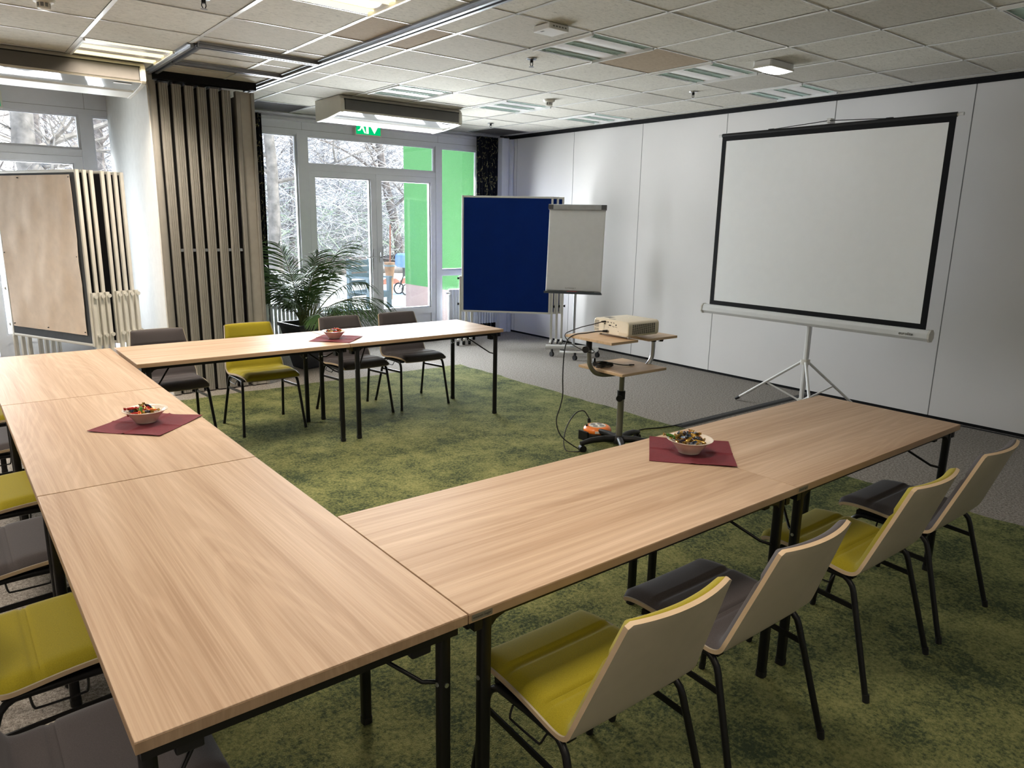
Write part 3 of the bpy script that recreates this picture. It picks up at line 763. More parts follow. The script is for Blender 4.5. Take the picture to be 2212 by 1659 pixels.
MB().prism(pts, 'y', yb-.045, yb-.03).prism(pts, 'y', ya+.06, ya+.075).build('case_cap', M['offwhite'], cas)
text('lettering', 'eurolite', .034, M['inkblack'], t, Matrix.Translation((xs-.0385, 1.20, zb-.043)) @ Matrix(((0,0,-1,0),(-1,0,0,0),(0,1,0,0),(0,0,0,1))))
px, py = 5.765, 2.055
MB().rbox(px-.016,py-.016,.10,px+.016,py+.016,1.35,.005).rbox(px-.011,py-.011,1.35,px+.011,py+.011,2.475,.004).build('pole', M['white'], t, smooth=40)
MB().box(px-.05,py-.02,2.455,px+.015,py+.02,2.49).box(px-.055,py-.006,2.43,px-.045,py+.006,2.46).build('hook', M['white'], t, bevel=.004)
MB().tube([(xs+.005,py+.5,zt+.016),(px-.05,py+.012,2.47)], .0035, 6).tube([(xs+.005,py-.5,zt+.016),(px-.05,py-.012,2.47)], .0035, 6).box(xs-.005,py+.48,zt+.008,xs+.015,py+.53,zt+.022).box(xs-.005,py-.53,zt+.008,xs+.015,py-.48,zt+.022).build('hanging_cord', M['blackplastic'], t)
MB().box(px-.06,py-.03,.80,px+.02,py+.03,.87).build('case_bracket', M['white'], t, bevel=.004)
hub = MB().rbox(px-.032,py-.032,.435,px+.032,py+.032,.48,.012).build('hub', M['offwhite'], t, smooth=40)
MB().rbox(px-.026,py-.026,.085,px+.026,py+.026,.125,.01).build('lower_hub', M['offwhite'], t, smooth=40)
a0 = math.atan2(2.655-py, 5.67-px)
for k in range(3):
    a = a0 + 2*pi/3*k; dx, dy = cos(a), sin(a); R_ = .607
    l = MB().tube([(px+dx*.03,py+dy*.03,.455),(px+dx*R_,py+dy*R_,.018)], .0125, 8).build('leg', M['white'], t, smooth=50)
    MB().tube([(px+dx*(R_-.03),py+dy*(R_-.03),.040),(px+dx*(R_+.008),py+dy*(R_+.008),.0135)], [.016,.0135], 10).build('rubber_foot', M['rubber'], l, smooth=50)
    m = .52
    MB().tube([(px+dx*(.03+(R_-.03)*m),py+dy*(.03+(R_-.03)*m),.455+(.018-.455)*m-.008),(px+dx*.02,py+dy*.02,.105)], .008, 6).build('brace', M['white'], t, smooth=50)

# ---------------------------------------------------------------- projector trolley
t = thing('projector_trolley', 'wooden shelved projector trolley on a grey column with black star base', 'trolley', (3.61,2.24,0))
MB().box(3.275,2.035,.832,3.535,2.485,.85).build('shelf', M['cartwood'], t, bevel=.002)
MB().box(3.675,2.06,.822,3.98,2.50,.84).build('shelf', M['cartwood'], t, bevel=.002)
MB().box(3.405,2.045,.601,3.865,2.475,.62).build('lower_shelf', M['cartwood'], t, bevel=.002)
p = smooth_path([(3.32,2.29,.83),(3.32,2.285,.72),(3.325,2.28,.66),(3.36,2.27,.607),(3.42,2.262,.582),(3.50,2.25,.575),(3.62,2.24,.575)], 5)
MB().tube(p, .0165, 10).build('bent_arm', M['greypaint'], t, smooth=60)
p = smooth_path([(3.885,2.20,.82),(3.885,2.20,.72),(3.88,2.205,.66),(3.85,2.215,.612),(3.80,2.225,.585),(3.62,2.24,.575)], 5)
MB().tube(p, .0165, 10).build('bent_arm', M['steel'], t, smooth=60)
k = MB().cyl((3.32,2.29,.765),(3.32,2.29,.832),.0215,None,14).build('clamp', M['blackplastic'], t, smooth=50)
MB().cyl((3.28,2.27,.775),(3.255,2.258,.775),.02,.024,12).build('knob', M['blackplastic'], k, smooth=50)
k = MB().cyl((3.885,2.20,.785),(3.885,2.20,.822),.0215,None,14).build('clamp', M['blackplastic'], t, smooth=50)
MB().cyl((3.92,2.18,.805),(3.945,2.165,.805),.022,.022,12).build('knob', M['blackplastic'], k, smooth=50)
cx, cyy = 3.612, 2.236
MB().cyl((cx,cyy,.42),(cx,cyy,.601),.019,None,16).build('inner_column', M['greypaint'], t, smooth=50)
MB().cyl((cx,cyy,.09),(cx,cyy,.40),.024,None,16).build('column', M['greypaint'], t, smooth=50)
k = MB().cyl((cx,cyy,.385),(cx,cyy,.445),.029,None,16).build('height_clamp', M['blackplastic'], t, smooth=50)
MB().cyl((cx-.03,cyy-.015,.40),(cx-.055,cyy-.035,.40),.018,.024,12).build('knob', M['blackplastic'], k, smooth=50)
MB().lathe([(.05,0),(.055,.02),(.045,.045),(.03,.055)], (cx,cyy,.055), 20).build('base_hub', M['blackplastic'], t, smooth=40)
for k in range(5):
    a = radians(158+72*k); d = Vector((cos(a),sin(a),0)); c0 = Vector((cx,cyy,0))
    b = MB().tube([c0+d*.03+Vector((0,0,.083)),c0+d*.12+Vector((0,0,.092)),c0+d*.22+Vector((0,0,.085)),c0+d*.30+Vector((0,0,.066))], [.026,.023,.021,.017], 10)
    b.build('base_arm', M['blackplastic'], t, smooth=60)
    q = c0+d*.285; s = Vector((-d.y,d.x,0))
    MB().cyl(q+s*.02+Vector((0,0,.0285)), q-s*.02+Vector((0,0,.0285)), .0265, None, 16).build('castor', M['blackplastic'], t, smooth=40)

# ---------------------------------------------------------------- projector
t = thing('projector', 'cream coloured projector lying across the two upper trolley shelves', 'projector', (3.62,2.23,.85))
x0, x1, y0, y1, z0, z1 = 3.462, 3.772, 2.062, 2.392, .866, .970
MB().rbox(x0,y0,z0,x1,y1,z1,.026,5,'x').build('housing', M['projcream'], t, smooth=40, bevel=.004)
MB().rbox(x0-.0015,y0+.006,z0+.006,x0+.002,y1-.006,z1-.006,.024,5,'x').build('rear_panel', M['projlight'], t)
b = MB()
for (yy, zz, w, h) in [(2.278,.951,.016,.007),(2.255,.951,.014,.006),(2.232,.951,.004,.004),(2.222,.950,.006,.008),(2.20,.950,.010,.005),(2.178,.937,.009,.011),(2.285,.936,.018,.006),(2.235,.930,.022,.008),(2.21,.926,.004,.007),(2.2,.924,.004,.007),(2.19,.924,.004,.004),(2.18,.923,.004,.004),(2.17,.923,.004,.004),(2.25,.914,.003,.003),(2.155,.898,.004,.004),(2.245,.885,.006,.016)]:
    b.box(x0-.0022, yy-w/2, zz-h/2, x0-.001, yy+w/2, zz+h/2)
b.build('sockets', M['inkblack'], t)
b = MB()
for i in range(7):
    for j in range(12):
        if j in (3,): continue
        b.box(x0-.0022, 2.342+i*.0062, .882+j*.0062, x0-.001, 2.3455+i*.0062, .8855+j*.0062)
b.build('rear_vent', M['inkblack'], t)
b = MB()
for i in range(12):
    for j in range(10):
        b.box(3.50+i*.0195, y0-.0006, .884+j*.0068, 3.515+i*.0195, y0+.001, .8885+j*.0068)
b.build('side_vent', M['inkblack'], t)
MB().box(x0-.0019,2.075,.876,x0-.001,2.15,.893).build('spec_plate', M['projcream'], t)
MB().box(3.52,2.30,z1-.0004,3.58,2.35,z1+.0006).box(3.49,2.22,z1-.0004,3.505,2.28,z1+.0006).build('top_mark', M['inkgrey'], t)
b = MB()
for k in range(7):
    a = radians(200+30*k); b.lathe([(.0045,0),(.0035,.0018)], (3.64+.028*cos(a), 2.25+.024*sin(a), z1-.0002), 8)
b.build('buttons', M['projlight'], t)
for q in ((3.50,2.09),(3.50,2.36)): MB().cyl((q[0],q[1],.8505),(q[0],q[1],.868),.009,None,10).build('foot', M['offwhite'], t)
MB().cyl((3.735,2.23,.8405),(3.735,2.23,.868),.010,None,10).build('foot', M['offwhite'], t)
MB().cyl((x1-.002,2.16,.92),(x1+.012,2.16,.92),.036,.033,20).build('lens_ring', M['blackplastic'], t, smooth=40)

# cables
def cable(name, pts, r, label, sub=7, plugs=()):
    th = thing(name, label, 'cable', tuple(pts[-1]))
    MB().tube(smooth_path(pts, sub), r, 8).build('lead', M['rubber'], th, smooth=60)
    for a, c, rr in plugs: MB().cyl(a, c, rr, rr*.75, 8).build('plug', M['blackplastic'], th, smooth=40)
    return th
cable('video_cable', [(3.445,2.288,.952),(3.40,2.32,.935),(3.34,2.40,.905),(3.295,2.455,.875),(3.268,2.475,.856),(3.262,2.47,.83),(3.27,2.42,.795),(3.285,2.34,.765),(3.30,2.25,.75),(3.345,2.262,.752),(3.362,2.30,.76),(3.35,2.318,.79),(3.345,2.322,.81)], .0032, 'thin black video cable plugged into the upper row of projector sockets', plugs=[((3.459,2.276,.952),(3.435,2.296,.95),.007)])
cable('power_cable', [(3.44,2.268,.886),(3.40,2.29,.886),(3.34,2.34,.872),(3.30,2.39,.862),(3.262,2.42,.84),(3.245,2.44,.80),(3.235,2.45,.70),(3.24,2.46,.55),(3.255,2.47,.42),(3.245,2.48,.33),(3.22,2.49,.22),(3.24,2.45,.11),(3.34,2.38,.02),(3.36,2.345,.011),(3.31,2.35,.011),(3.26,2.42,.011),(3.31,2.50,.07),(3.40,2.56,.15),(3.50,2.585,.215),(3.575,2.58,.225),(3.605,2.565,.19),(3.615,2.556,.165)], .0042, 'black power cable hanging from the projector down to the orange cable reel', plugs=[((3.459,2.255,.887),(3.43,2.274,.887),.010),((3.617,2.553,.134),(3.615,2.556,.165),.014)])
pts = []
for k in range(64):
    a = k*2*pi/13; rr = .062+.012*sin(k*1.9); pts.append((3.505+rr*1.15*cos(a), 2.33+rr*.9*sin(a), .6245+.0042*(k//11)))
pts += [(3.60,2.30,.632),(3.64,2.26,.626),(3.68,2.235,.6255)]
cable('coiled_cable', pts, .0035, 'coiled black cable lying on the lower trolley shelf', 2, plugs=[((3.68,2.235,.6265),(3.715,2.22,.6265),.006),((3.49,2.40,.628),(3.51,2.42,.66),.012)])

# cable reel
t = thing('cable_reel', 'orange and black cable reel with sockets on the carpet beside the trolley', 'cable reel', (3.675,2.525,.006))
rc = (3.672, 2.518)
MB().lathe([(.10,0),(.112,.012),(.112,.05),(.10,.058),(.10,.06)], (rc[0],rc[1],.0065), 32).build('drum', M['blackplastic'], t, smooth=40)
tp_ = MB().lathe([(.104,0),(.108,.008),(.106,.022),(.094,.038),(.070,.046),(.066,.044)], (rc[0],rc[1],.064), 36).build('orange_cover', M['orange'], t, smooth=60)
MB().lathe([(.066,0),(.064,.004),(.0,.005)], (rc[0],rc[1],.107), 28).build('socket_disc', M['offwhite'], tp_, smooth=40)
for a in (20, 110, 200, 290):
    MB().lathe([(.019,0),(.019,.0015),(.0,.0015)], (rc[0]+.037*cos(radians(a)),rc[1]+.037*sin(radians(a)),.112), 16).build('socket', M['inkgrey'], tp_)
MB(Matrix.Translation((rc[0],rc[1],0)) @ Matrix.Rotation(radians(-128),4,'Z')).box(.094,-.03,.072,.1085,.03,.088).build('sticker', M['white'], tp_)
MB().cyl((rc[0]-.07,rc[1]+.045,.09),(rc[0]-.07,rc[1]+.045,.118),.008,None,10).build('winding_knob', M['blackplastic'], tp_, smooth=40)
MB().rbox(rc[0]-.125,rc[1]-.02,.0065,rc[0]-.108,rc[1]+.08,.075,.006).rbox(rc[0]+.09,rc[1]-.09,.02,rc[0]+.16,rc[1]-.06,.04,.006).build('handle', M['blackplastic'], t)
cable('extension_lead', [(3.77,2.46,.03),(3.86,2.44,.016),(4.0,2.46,.011),(4.15,2.47,.0105),(4.30,2.42,.0105),(4.42,2.40,.010),(4.52,2.385,.012)], .0045, 'black extension lead running from the orange reel to the floor cable cover')
o = MB().prism([(2.335,.0005),(2.425,.0005),(2.405,.012),(2.355,.012)], 'x', 4.455, 6.50).build('cable_cover', M['rubber'])
for v in o.data.vertices: pass
tag(o, 'flat black cable cover strip crossing the grey carpet towards the wall', 'cable cover')
o = MB().tube(smooth_path([(6.25,1.92,.006),(6.38,1.80,.008),(6.44,1.62,.006),(6.47,1.2,.006),(6.48,.4,.006),(6.47,-.6,.006)],6), .005, 6).build('wall_cable', M['rubber'], smooth=60)
tag(o, 'thin black cable lying along the foot of the panel wall', 'cable')

# ---------------------------------------------------------------- napkins, bowls, sweets
def napkin(cx, cy, ang, size, seed, label):
    th = bpy.data.objects
    X = Matrix.Translation((cx, cy, .7365)) @ Matrix.Rotation(ang, 4, 'Z')
    def top(u, v):
        x = (u-.5)*size; y = (v-.5)*size
        z = .0018 + .004*math.exp(-((u-.5)/.02)**2)*(v < .35 or v > .7) + .003*math.exp(-((v-.5)/.02)**2)*(abs(u-.5) > .2)
        d = max(abs(u-.5), abs(v-.5))
        if d > .28: z += .0025*(1+sin(seed+7*u+5*v))*(d-.28)*4
        return (x, y, z)
    b = MB(X).shell(top, lambda u, v: (top(u,v)[0], top(u,v)[1], max(.0002, top(u,v)[2]-.0012)), 40, 40)
    return tag(b.build('napkin', M['napkin'], None, smooth=60), label, 'napkin', 'burgundy napkins under the sweet bowls')
napkin(2.118, .476, radians(41), .325, 1, 'burgundy napkin on the table by the row of chairs seen from behind')
napkin(.476, 2.103, radians(-46), .325, 2, 'creased burgundy napkin on the head table')
napkin(2.135, 3.772, radians(-45), .31, 4, 'burgundy napkin on the window side table')
def bowl(loc, label):
    prof = [(.0,.002),(.034,.0),(.042,.0),(.043,.004),(.052,.018),(.066,.040),(.075,.051),(.083,.056),(.0835,.058),(.081,.0585),(.072,.054),(.062,.042),(.048,.018),(.040,.008),(.0,.006)]; prof = [(r*(1+.09*z/.058), z*.95) for r, z in prof]; b = MB().lathe(prof, (0,0,0), 40)
    o = b.build('sweet_bowl', M['china'], None, smooth=60); o.location = loc
    return tag(o, label, 'bowl', 'cream bowls of sweets')
BOWLS = [((2.095,.466,.7425), 'cream bowl of sweets on the table nearest the chairs seen from behind', 'right'),
         ((.476,2.125,.7425), 'cream bowl of sweets on the head table', 'head'), ((2.128,3.79,.7425), 'cream bowl of sweets on the window side table', 'window')]
for l, lb, _ in BOWLS: bowl(l, lb)
CANDY = {'green':(.055,.17,.02),'dark':(.03,.022,.035),'gold':(.55,.33,.06),'blue':(.17,.22,.31),'orange':(.70,.17,.035),'red':(.45,.035,.03)}
cm = {k: plain('foil_'+k, v, .25, .35, var=.35, scale=120) for k, v in CANDY.items()}
goldend = plain('foil_gold_end', (.55,.36,.12), .25, .6, var=.5, scale=200)
def sweet_proto(kind):
    t = thing('wrapped_sweet', '', 'sweet')
    def body(u, v):
        a = 2*pi*u; w = .0078*(1+.12*sin(3*a+5*v))*(.55+.45*sin(pi*min(1,max(0,v)))**.4)
        return ((v-.5)*.032, w*cos(a), w*.85*sin(a))
    b = MB().grid(body, 12, 8); b.build('wrapper', cm[kind], t, smooth=60)
    for s in (-1, 1):
        def fan(u, v):
            r = .0025+.0085*v; a = 2*pi*u
            return (s*(.0155+.011*v), r*cos(a)*(1+.3*sin(5*a)), r*sin(a)*.55*(1+.3*sin(4*a)))
        MB().grid(fan, 14, 3).build('twisted_end', goldend if kind in ('green','dark','gold','orange') else cm[kind], t, smooth=40)
    return t
protos = {k: sweet_proto(k) for k in CANDY}; pu = set()
nm_ = {'right':'in the bowl by the chairs seen from behind', 'head':'in the bowl on the head table', 'window':'in the bowl on the window side table'}
cn = {'green':'green','dark':'dark violet','gold':'gold','blue':'pale blue','orange':'orange','red':'red'}
random.seed(11)
def sweets(bl, where, items):
    for k, (x, y, z, az, tilt) in items:
        p = protos[k]; loc = (bl[0]+x, bl[1]+y, bl[2]+z)
        lb = '%s foil wrapped sweet %s' % (cn[k], nm_[where]); g = '%s sweets %s' % (cn[k], nm_[where])
        if k in pu: r = dup(p, loc, az, lb, g)
        else: pu.add(k); r = p; r.location = loc; r['label'] = lb; r['group'] = g
        r.rotation_euler = (random.uniform(-.5,.5), tilt, az)
def heap(n, kinds, rad, z0, h):
    out = []
    for i in range(n):
        a = i*2.4; q = sqrt((i+.5)/n); rr = rad*q
        out.append((kinds[i % len(kinds)], (rr*cos(a), rr*sin(a), z0+h*(1-q*q)+.012*q*q+random.uniform(0,.006), random.uniform(0,pi), random.uniform(-.5,.5))))
    return out
sweets(BOWLS[0][0], 'right', heap(22, ['dark','gold','blue','dark','orange','gold','blue'], .046, .034, .030) + heap(7, ['blue','dark','gold','orange'], .03, .050, .024) + [('green', (-.035,.04,.055,radians(-20),.1)), ('green', (-.052,.058,.062,radians(140),-.2))])
sweets(BOWLS[1][0], 'head', [(k, (p[0]-.012, p[1]+.004, p[2], p[3], p[4])) for k, p in heap(15, ['red','orange','gold','blue','dark','orange'], .044, .032, .012)] + [('green', (-.02,-.012,.056,1.2,-.9)), ('dark', (.02,.03,.060,.4,.6)), ('red', (-.05,.03,.058,.3,.1))])
sweets(BOWLS[2][0], 'window', heap(18, ['gold','dark','blue','red','dark','gold'], .046, .034, .02) + [('green', (.02,-.035,.055,.6,.1)), ('red', (.035,.015,.062,-.4,.2))])
# ---------------------------------------------------------------- ceiling lights
def lamp(x, y, on, label):
    t = thing('ceiling_light', label, 'ceiling light', (x+S/2, y+S/2, ZC), group='square louvre ceiling lights')
    e = .012; x0, y0, x1, y1 = x+e, y+e, x+S-e, y+S-e
    b = MB().box(x0,y0,ZC-.016,x0+.014,y1,ZC+.06).box(x1-.014,y0,ZC-.016,x1,y1,ZC+.06).box(x0,y0,ZC-.001,x1,y0+.006,ZC+.06).box(x0,y1-.006,ZC-.001,x1,y1,ZC+.06)
    b.build('frame', M['white'], t)
    MB().box(x0,y0,ZC+.06,x1,y1,ZC+.065).build('tray', M['reflector'], t)
    w = (y1-y0-.012); lw = .075; gap = (w-3*lw)/2
    for k in range(3):
        ys = y0+.006+k*(lw+gap)
        b = MB()
        b.box(x0+.014,ys,ZC+.0,x1-.014,ys+.0015,ZC+.03).box(x0+.014,ys+lw-.0015,ZC+.0,x1-.014,ys+lw,ZC+.03)
        for q in range(20):
            xx = x0+.03+q*(x1-x0-.06)/19
            b.prism([(ys+.002,ZC+.001),(ys+lw-.002,ZC+.001),(ys+lw-.002,ZC+.026),(ys+lw*.5,ZC+.012),(ys+.002,ZC+.026)], 'x', xx-.0009, xx+.0009)
        lo = b.build('louver', M['lit_louver' if on else 'louver'] if on != 1 else M['lit_louver'], t)
        MB().box(x0+.014,ys+.002,ZC+.03,x1-.014,ys+lw-.002,ZC+.032).build('louver_back', M['lit_louver'] if on else M['louver'], t)
        MB().cyl((x0+.02,ys+lw/2,ZC+.022),(x1-.02,ys+lw/2,ZC+.022),.006,None,8).build('tube', M['tube_on'] if on else M['white'], t, smooth=60)
        if k < 2:
            y2 = ys+lw; yb_ = y2+gap
            MB().grid(lambda u, v: (x0+.014+(x1-x0-.028)*u, y2+gap*v, ZC+.010-.008*sin(pi*v)), 4, 10).build('reflector', M['reflector'], t, smooth=60)
    return t
LL = ['lit yellowish ceiling light at the upper picture edge, nearest the camera', 'lit yellowish ceiling light above the air conditioner at the picture edge',
 'unlit ceiling light beside the white ceiling sensor box', 'unlit ceiling light between the brown stained tile and the lit emergency light', 'unlit ceiling light closest to the panel wall and projection screen',
 'unlit ceiling light between the glossy air conditioner and the smoke detector', 'unlit ceiling light closest to the panel wall, above the flipchart', 'unlit ceiling light half hidden by the top of the glossy air conditioner', 'corner of an unlit ceiling light at the upper picture corner by the panel wall']
for i, (x, y, on) in enumerate(LAMPS):
    lamp(x, y, on, LL[i] if i < len(LL) else 'lit ceiling light behind the camera position')
    if on:
        l = bpy.data.lights.new('lamp', 'AREA'); l.shape = 'RECTANGLE'; l.size = .56; l.size_y = .5; l.color = LAMPCOL; l.energy = LAMPW*(.55 if y < 0 else 1.3); l.spread = radians(128)
        o = bpy.data.objects.new('lamp_light', l); COL.objects.link(o); o.location = (x+S/2, y+S/2, ZC-.012)

# ---------------------------------------------------------------- ceiling bits
def sprinkler(x, y, label):
    t = thing('sprinkler', label, 'sprinkler', (x,y,ZC), group='black ceiling sprinklers')
    MB().lathe([(.038,0),(.036,-.006),(.016,-.010),(.0,-.010)], (x,y,ZC), 18).build('rosette', M['steel'], t, smooth=40)
    b = MB().cyl((x,y,ZC-.01),(x,y,ZC-.028),.012,None,10)
    for s in (-1,1): b.tube([(x+s*.010,y,ZC-.026),(x+s*.012,y,ZC-.04),(x+s*.004,y,ZC-.056)], .0028, 6)
    b.build('body', M['blackplastic'], t, smooth=40)
    MB().lathe([(.018,0),(.018,-.002),(0,-.002)], (x,y,ZC-.056), 14).build('deflector', M['steel'], t)
sprinkler(3.50, 3.20, 'black sprinkler beside the ceiling light next to the sensor box')
sprinkler(5.45, 3.24, 'black sprinkler near the ceiling light closest to the screen')
sprinkler(5.47, 6.35, 'black sprinkler in front of the dark ceiling vent above the curtain')
sprinkler(1.19, 3.28, 'black sprinkler cut by the upper picture edge, beside the ceiling track')
def smoke(x, y, label):
    t = thing('smoke_detector', label, 'smoke detector', (x,y,ZC), group='white smoke detectors')
    MB().lathe([(.058,0),(.058,-.012),(.05,-.024),(.032,-.028),(0,-.028)], (x,y,ZC), 24).build('base', M['offwhite'], t, smooth=40)
    MB().lathe([(.030,-.026),(.030,-.052)], (x,y,ZC), 20).build('sensor_chamber', M['inkgrey'], t, smooth=40)
    b = MB()
    for k in range(8):
        a = k*pi/4; b.box(x+.031*cos(a)-.003,y+.031*sin(a)-.003,ZC-.052,x+.031*cos(a)+.003,y+.031*sin(a)+.003,ZC-.026)
    b.lathe([(.034,-.050),(.033,-.058),(.02,-.063),(0,-.063)], (x,y,ZC), 20).build('cap', M['offwhite'], t, smooth=40)
smoke(4.81, 4.50, 'white smoke detector beside the ceiling light in front of the glossy air conditioner')
smoke(.50, 3.90, 'white smoke detector at the upper picture corner near the lit ceiling light')
t = thing('emergency_light', 'white emergency light glowing brightly on the ceiling near the screen', 'emergency light', (4.9,2.02,ZC))
X = Matrix.Translation((4.89,2.07,0))
MB(X).rbox(-.15,-.075,ZC-.042,.15,.075,ZC-.001,.012).build('housing', M['white'], t, bevel=.004)
MB(X).rbox(-.155,-.08,ZC-.052,.155,.08,ZC-.040,.014).build('rim', M['offwhite'], t)
MB(X).shell(lambda u,v:(-.145+.29*u,-.07+.14*v,ZC-.052-.022*sin(pi*u)**.5*sin(pi*v)**.5), lambda u,v:(-.145+.29*u,-.07+.14*v,ZC-.051), 12, 8).build('diffuser', M['lamp_on'], t, smooth=60)
t = thing('ceiling_sensor', 'flat white sensor box on the ceiling by the unlit light', 'sensor', (3.0,2.42,ZC))
MB().rbox(2.925,2.34,ZC-.035,3.085,2.50,ZC-.0005,.01).build('housing', M['white'], t, bevel=.004)
b = MB()
for k in range(5): b.box(2.95+k*.024,2.3390,ZC-.022,2.964+k*.024,2.3405,ZC-.014)
b.build('vent_slot', M['inkgrey'], t); MB().box(2.94,2.42,ZC-.0358,2.955,2.45,ZC-.0345).build('indicator', M['inkgrey'], t)
for (x, y), lb in zip(VENTS, ('dark slotted ceiling vent in the corner above the curtain', 'dark ceiling vent beside the back of the glossy air conditioner')):
    t = thing('ceiling_vent', lb, 'vent', (x+S/2,y+S/2,ZC), group='dark ceiling vents')
    MB().box(x+.01,y+.01,ZC-.002,x+.03,y+S-.01,ZC+.02).box(x+S-.03,y+.01,ZC-.002,x+S-.01,y+S-.01,ZC+.02).box(x+.03,y+.01,ZC-.002,x+S-.03,y+.03,ZC+.02).box(x+.03,y+S-.03,ZC-.002,x+S-.03,y+S-.01,ZC+.02).build('frame', M['acgrey'], t)
    b = MB()
    for k in range(16): yy = y+.04+k*.036; b.prism([(yy,ZC+.002),(yy+.004,ZC+.0),(yy+.026,ZC+.014),(yy+.022,ZC+.016)], 'x', x+.03, x+S-.03)
    b.build('slats', M['acgrey'], t)

# ---------------------------------------------------------------- air conditioners
def aircon(x0, x1, y0, label, sw):
    t = thing('air_conditioner', label, 'air conditioner', ((x0+x1)/2, y0+.3, ZC), group='ceiling air conditioners')
    y1 = y0+.60
    prof = [(y0+.035,ZC-.002),(y0+.01,ZC-.03),(y0,ZC-.06),(y0,ZC-.14),(y0+.012,ZC-.155),(y0+.30,ZC-.178),(y0+.33,ZC-.190),(y1-.02,ZC-.203),(y1,ZC-.19),(y1,ZC-.002)]
    n = len(prof)
    MB().prism(prof, 'x', x0+.035, x1-.035).build('body', M['acbody'], t)
    for a, c in ((x0, x0+.035), (x1-.035, x1)):
        pe = [(y0+.03,ZC-.001),(y0-.002,ZC-.035),(y0-.006,ZC-.06),(y0-.006,ZC-.14),(y0+.010,ZC-.160),(y0+.32,ZC-.195),(y1-.02,ZC-.208),(y1+.004,ZC-.19),(y1+.004,ZC-.001)]
        MB().prism(pe, 'x', a, c).build('end_cap', M['acbody'], t, bevel=.004)
    MB().grid(lambda u, v: (x0+.037+(x1-x0-.074)*u, y0+.006+.295*v, ZC-.155-.0235*v-.004*sin(pi*v)), 4, 16).build('glossy_flap', M['acgloss'], t, smooth=60)
    MB().box(x0+.05,y0-.003,ZC-.138,x1-.05,y0+.004,ZC-.042).build('grille', M['acgrey'], t)
    MB().box(x0+.04,y0-.002,ZC-.042,x1-.04,y0+.006,ZC-.032).box(x0+.043,y0-.002,ZC-.138,x0+.05,y0+.004,ZC-.04).box(x1-.05,y0-.002,ZC-.138,x1-.043,y0+.004,ZC-.04).build('grille_gap', M['dark'], t)
    g = Matrix.Translation((x1-.16, y0+.07, ZC-.154)) @ Matrix.Rotation(radians(-4.7), 4, 'X')
    MB(g).box(-.065,-.02,-.0125,.065,.02,-.0115).build('badge', M['white'], t)
aircon(3.15, 4.585, 5.69, 'glossy white ceiling air conditioner reflecting green in front of the glass doors', 0)
aircon(-.08, 1.352, 5.44, 'white ceiling air conditioner at the picture edge beneath the lit lamp', 1)

# ---------------------------------------------------------------- exit signs
def exitsign(x0, x1, z0, z1, y, label):
    t = thing('exit_sign', label, 'exit sign', ((x0+x1)/2, y, z0), group='green exit signs')
    MB().rbox(x0,y-.03,z0,x1,YW-.001,z1,.008,3,'y').build('housing', M['offwhite'], t, bevel=.003)
    x0 += .018; x1 -= .018; z0 += .018; z1 -= .015
    MB().box(x0,y-.032,z0,x1,y-.029,z1).build('panel', M['exitgreen'], t)
    w = x1-x0; h = z1-z0; q = y-.0332
    def P(pts, b): b.prism([(x0+u*w, z0+min(1, v*1.5)*h-(.0004*i)) for i, (u, v) in enumerate(pts)], 'y', q, y-.0318)
    b = MB()
    P([(.40,.06),(.50,.06),(.50,.92),(.40,.92)], b)                 # door
    P([(.74,.08),(.90,.55),(.80,.55),(.80,.92),(.68,.92),(.68,.55),(.58,.55)], b)   # arrow down
    b.build('arrow_and_door', M['exitwhite'], t)
    m = MB()
    for pts in ([(.20,.50),(.30,.54),(.28,.78),(.18,.74)], [(.20,.52),(.29,.50),(.33,.30),(.38,.08),(.33,.08),(.27,.27)], [(.20,.52),(.24,.42),(.16,.22),(.06,.20),(.06,.26),(.13,.29)], [(.28,.77),(.36,.60),(.40,.60),(.31,.84)], [(.18,.76),(.08,.66),(.06,.52),(.09,.52),(.12,.63),(.21,.70)]):
        P(pts, m)
    m.build('running_figure', M['exitwhite'], t)
exitsign(4.17, 4.545, 2.635, 2.795, YW-.03, 'green exit sign with running figure and arrow above the glass double door')
exitsign(.16, .535, 2.575, 2.735, YW-.03, 'green exit sign cut off by the picture edge under the other air conditioner')

# ---------------------------------------------------------------- radiators
def radiator(x0, x1, z0, z1, y, label):
    t = thing('radiator', label, 'radiator', ((x0+x1)/2, y, 0), group='white ribbed radiators')
    n = round((x1-x0)/.047)
    b = MB()
    for k in range(n):
        xx = x0+(x1-x0)*(k+.5)/n
        b.rbox(xx-.017, y-.05, z0, xx+.017, y+.05, z1, .012, 3)
    b.rbox(x0,y-.02,z0+.03,x1,y+.02,z0+.07,.01,3,'x').rbox(x0,y-.02,z1-.07,x1,y+.02,z1-.03,.01,3,'x')
    b.build('ribs', M['radiator'], t, smooth=50)
    for xx in (x0+.08, x1-.08): MB().box(xx-.01,y-.01,.0,xx+.01,y+.05,z0+.05).build('bracket', M['radiator'], t)
    v = MB().cyl((x0-.005,y,z1-.05),(x0-.05,y,z1-.05),.012,None,10).build('valve', M['steel'], t, smooth=40)
    MB().cyl((x0-.03,y-.02,z1-.05),(x0-.03,y-.075,z1-.05),.019,.016,12).build('thermostat_knob', M['white'], v, smooth=40)
radiator(2.88, 3.42, .14, .60, 7.37, 'white ribbed radiator under the window behind the potted palm')
radiator(5.53, 6.35, .14, .66, 7.37, 'white ribbed radiator behind the blue pinboards')

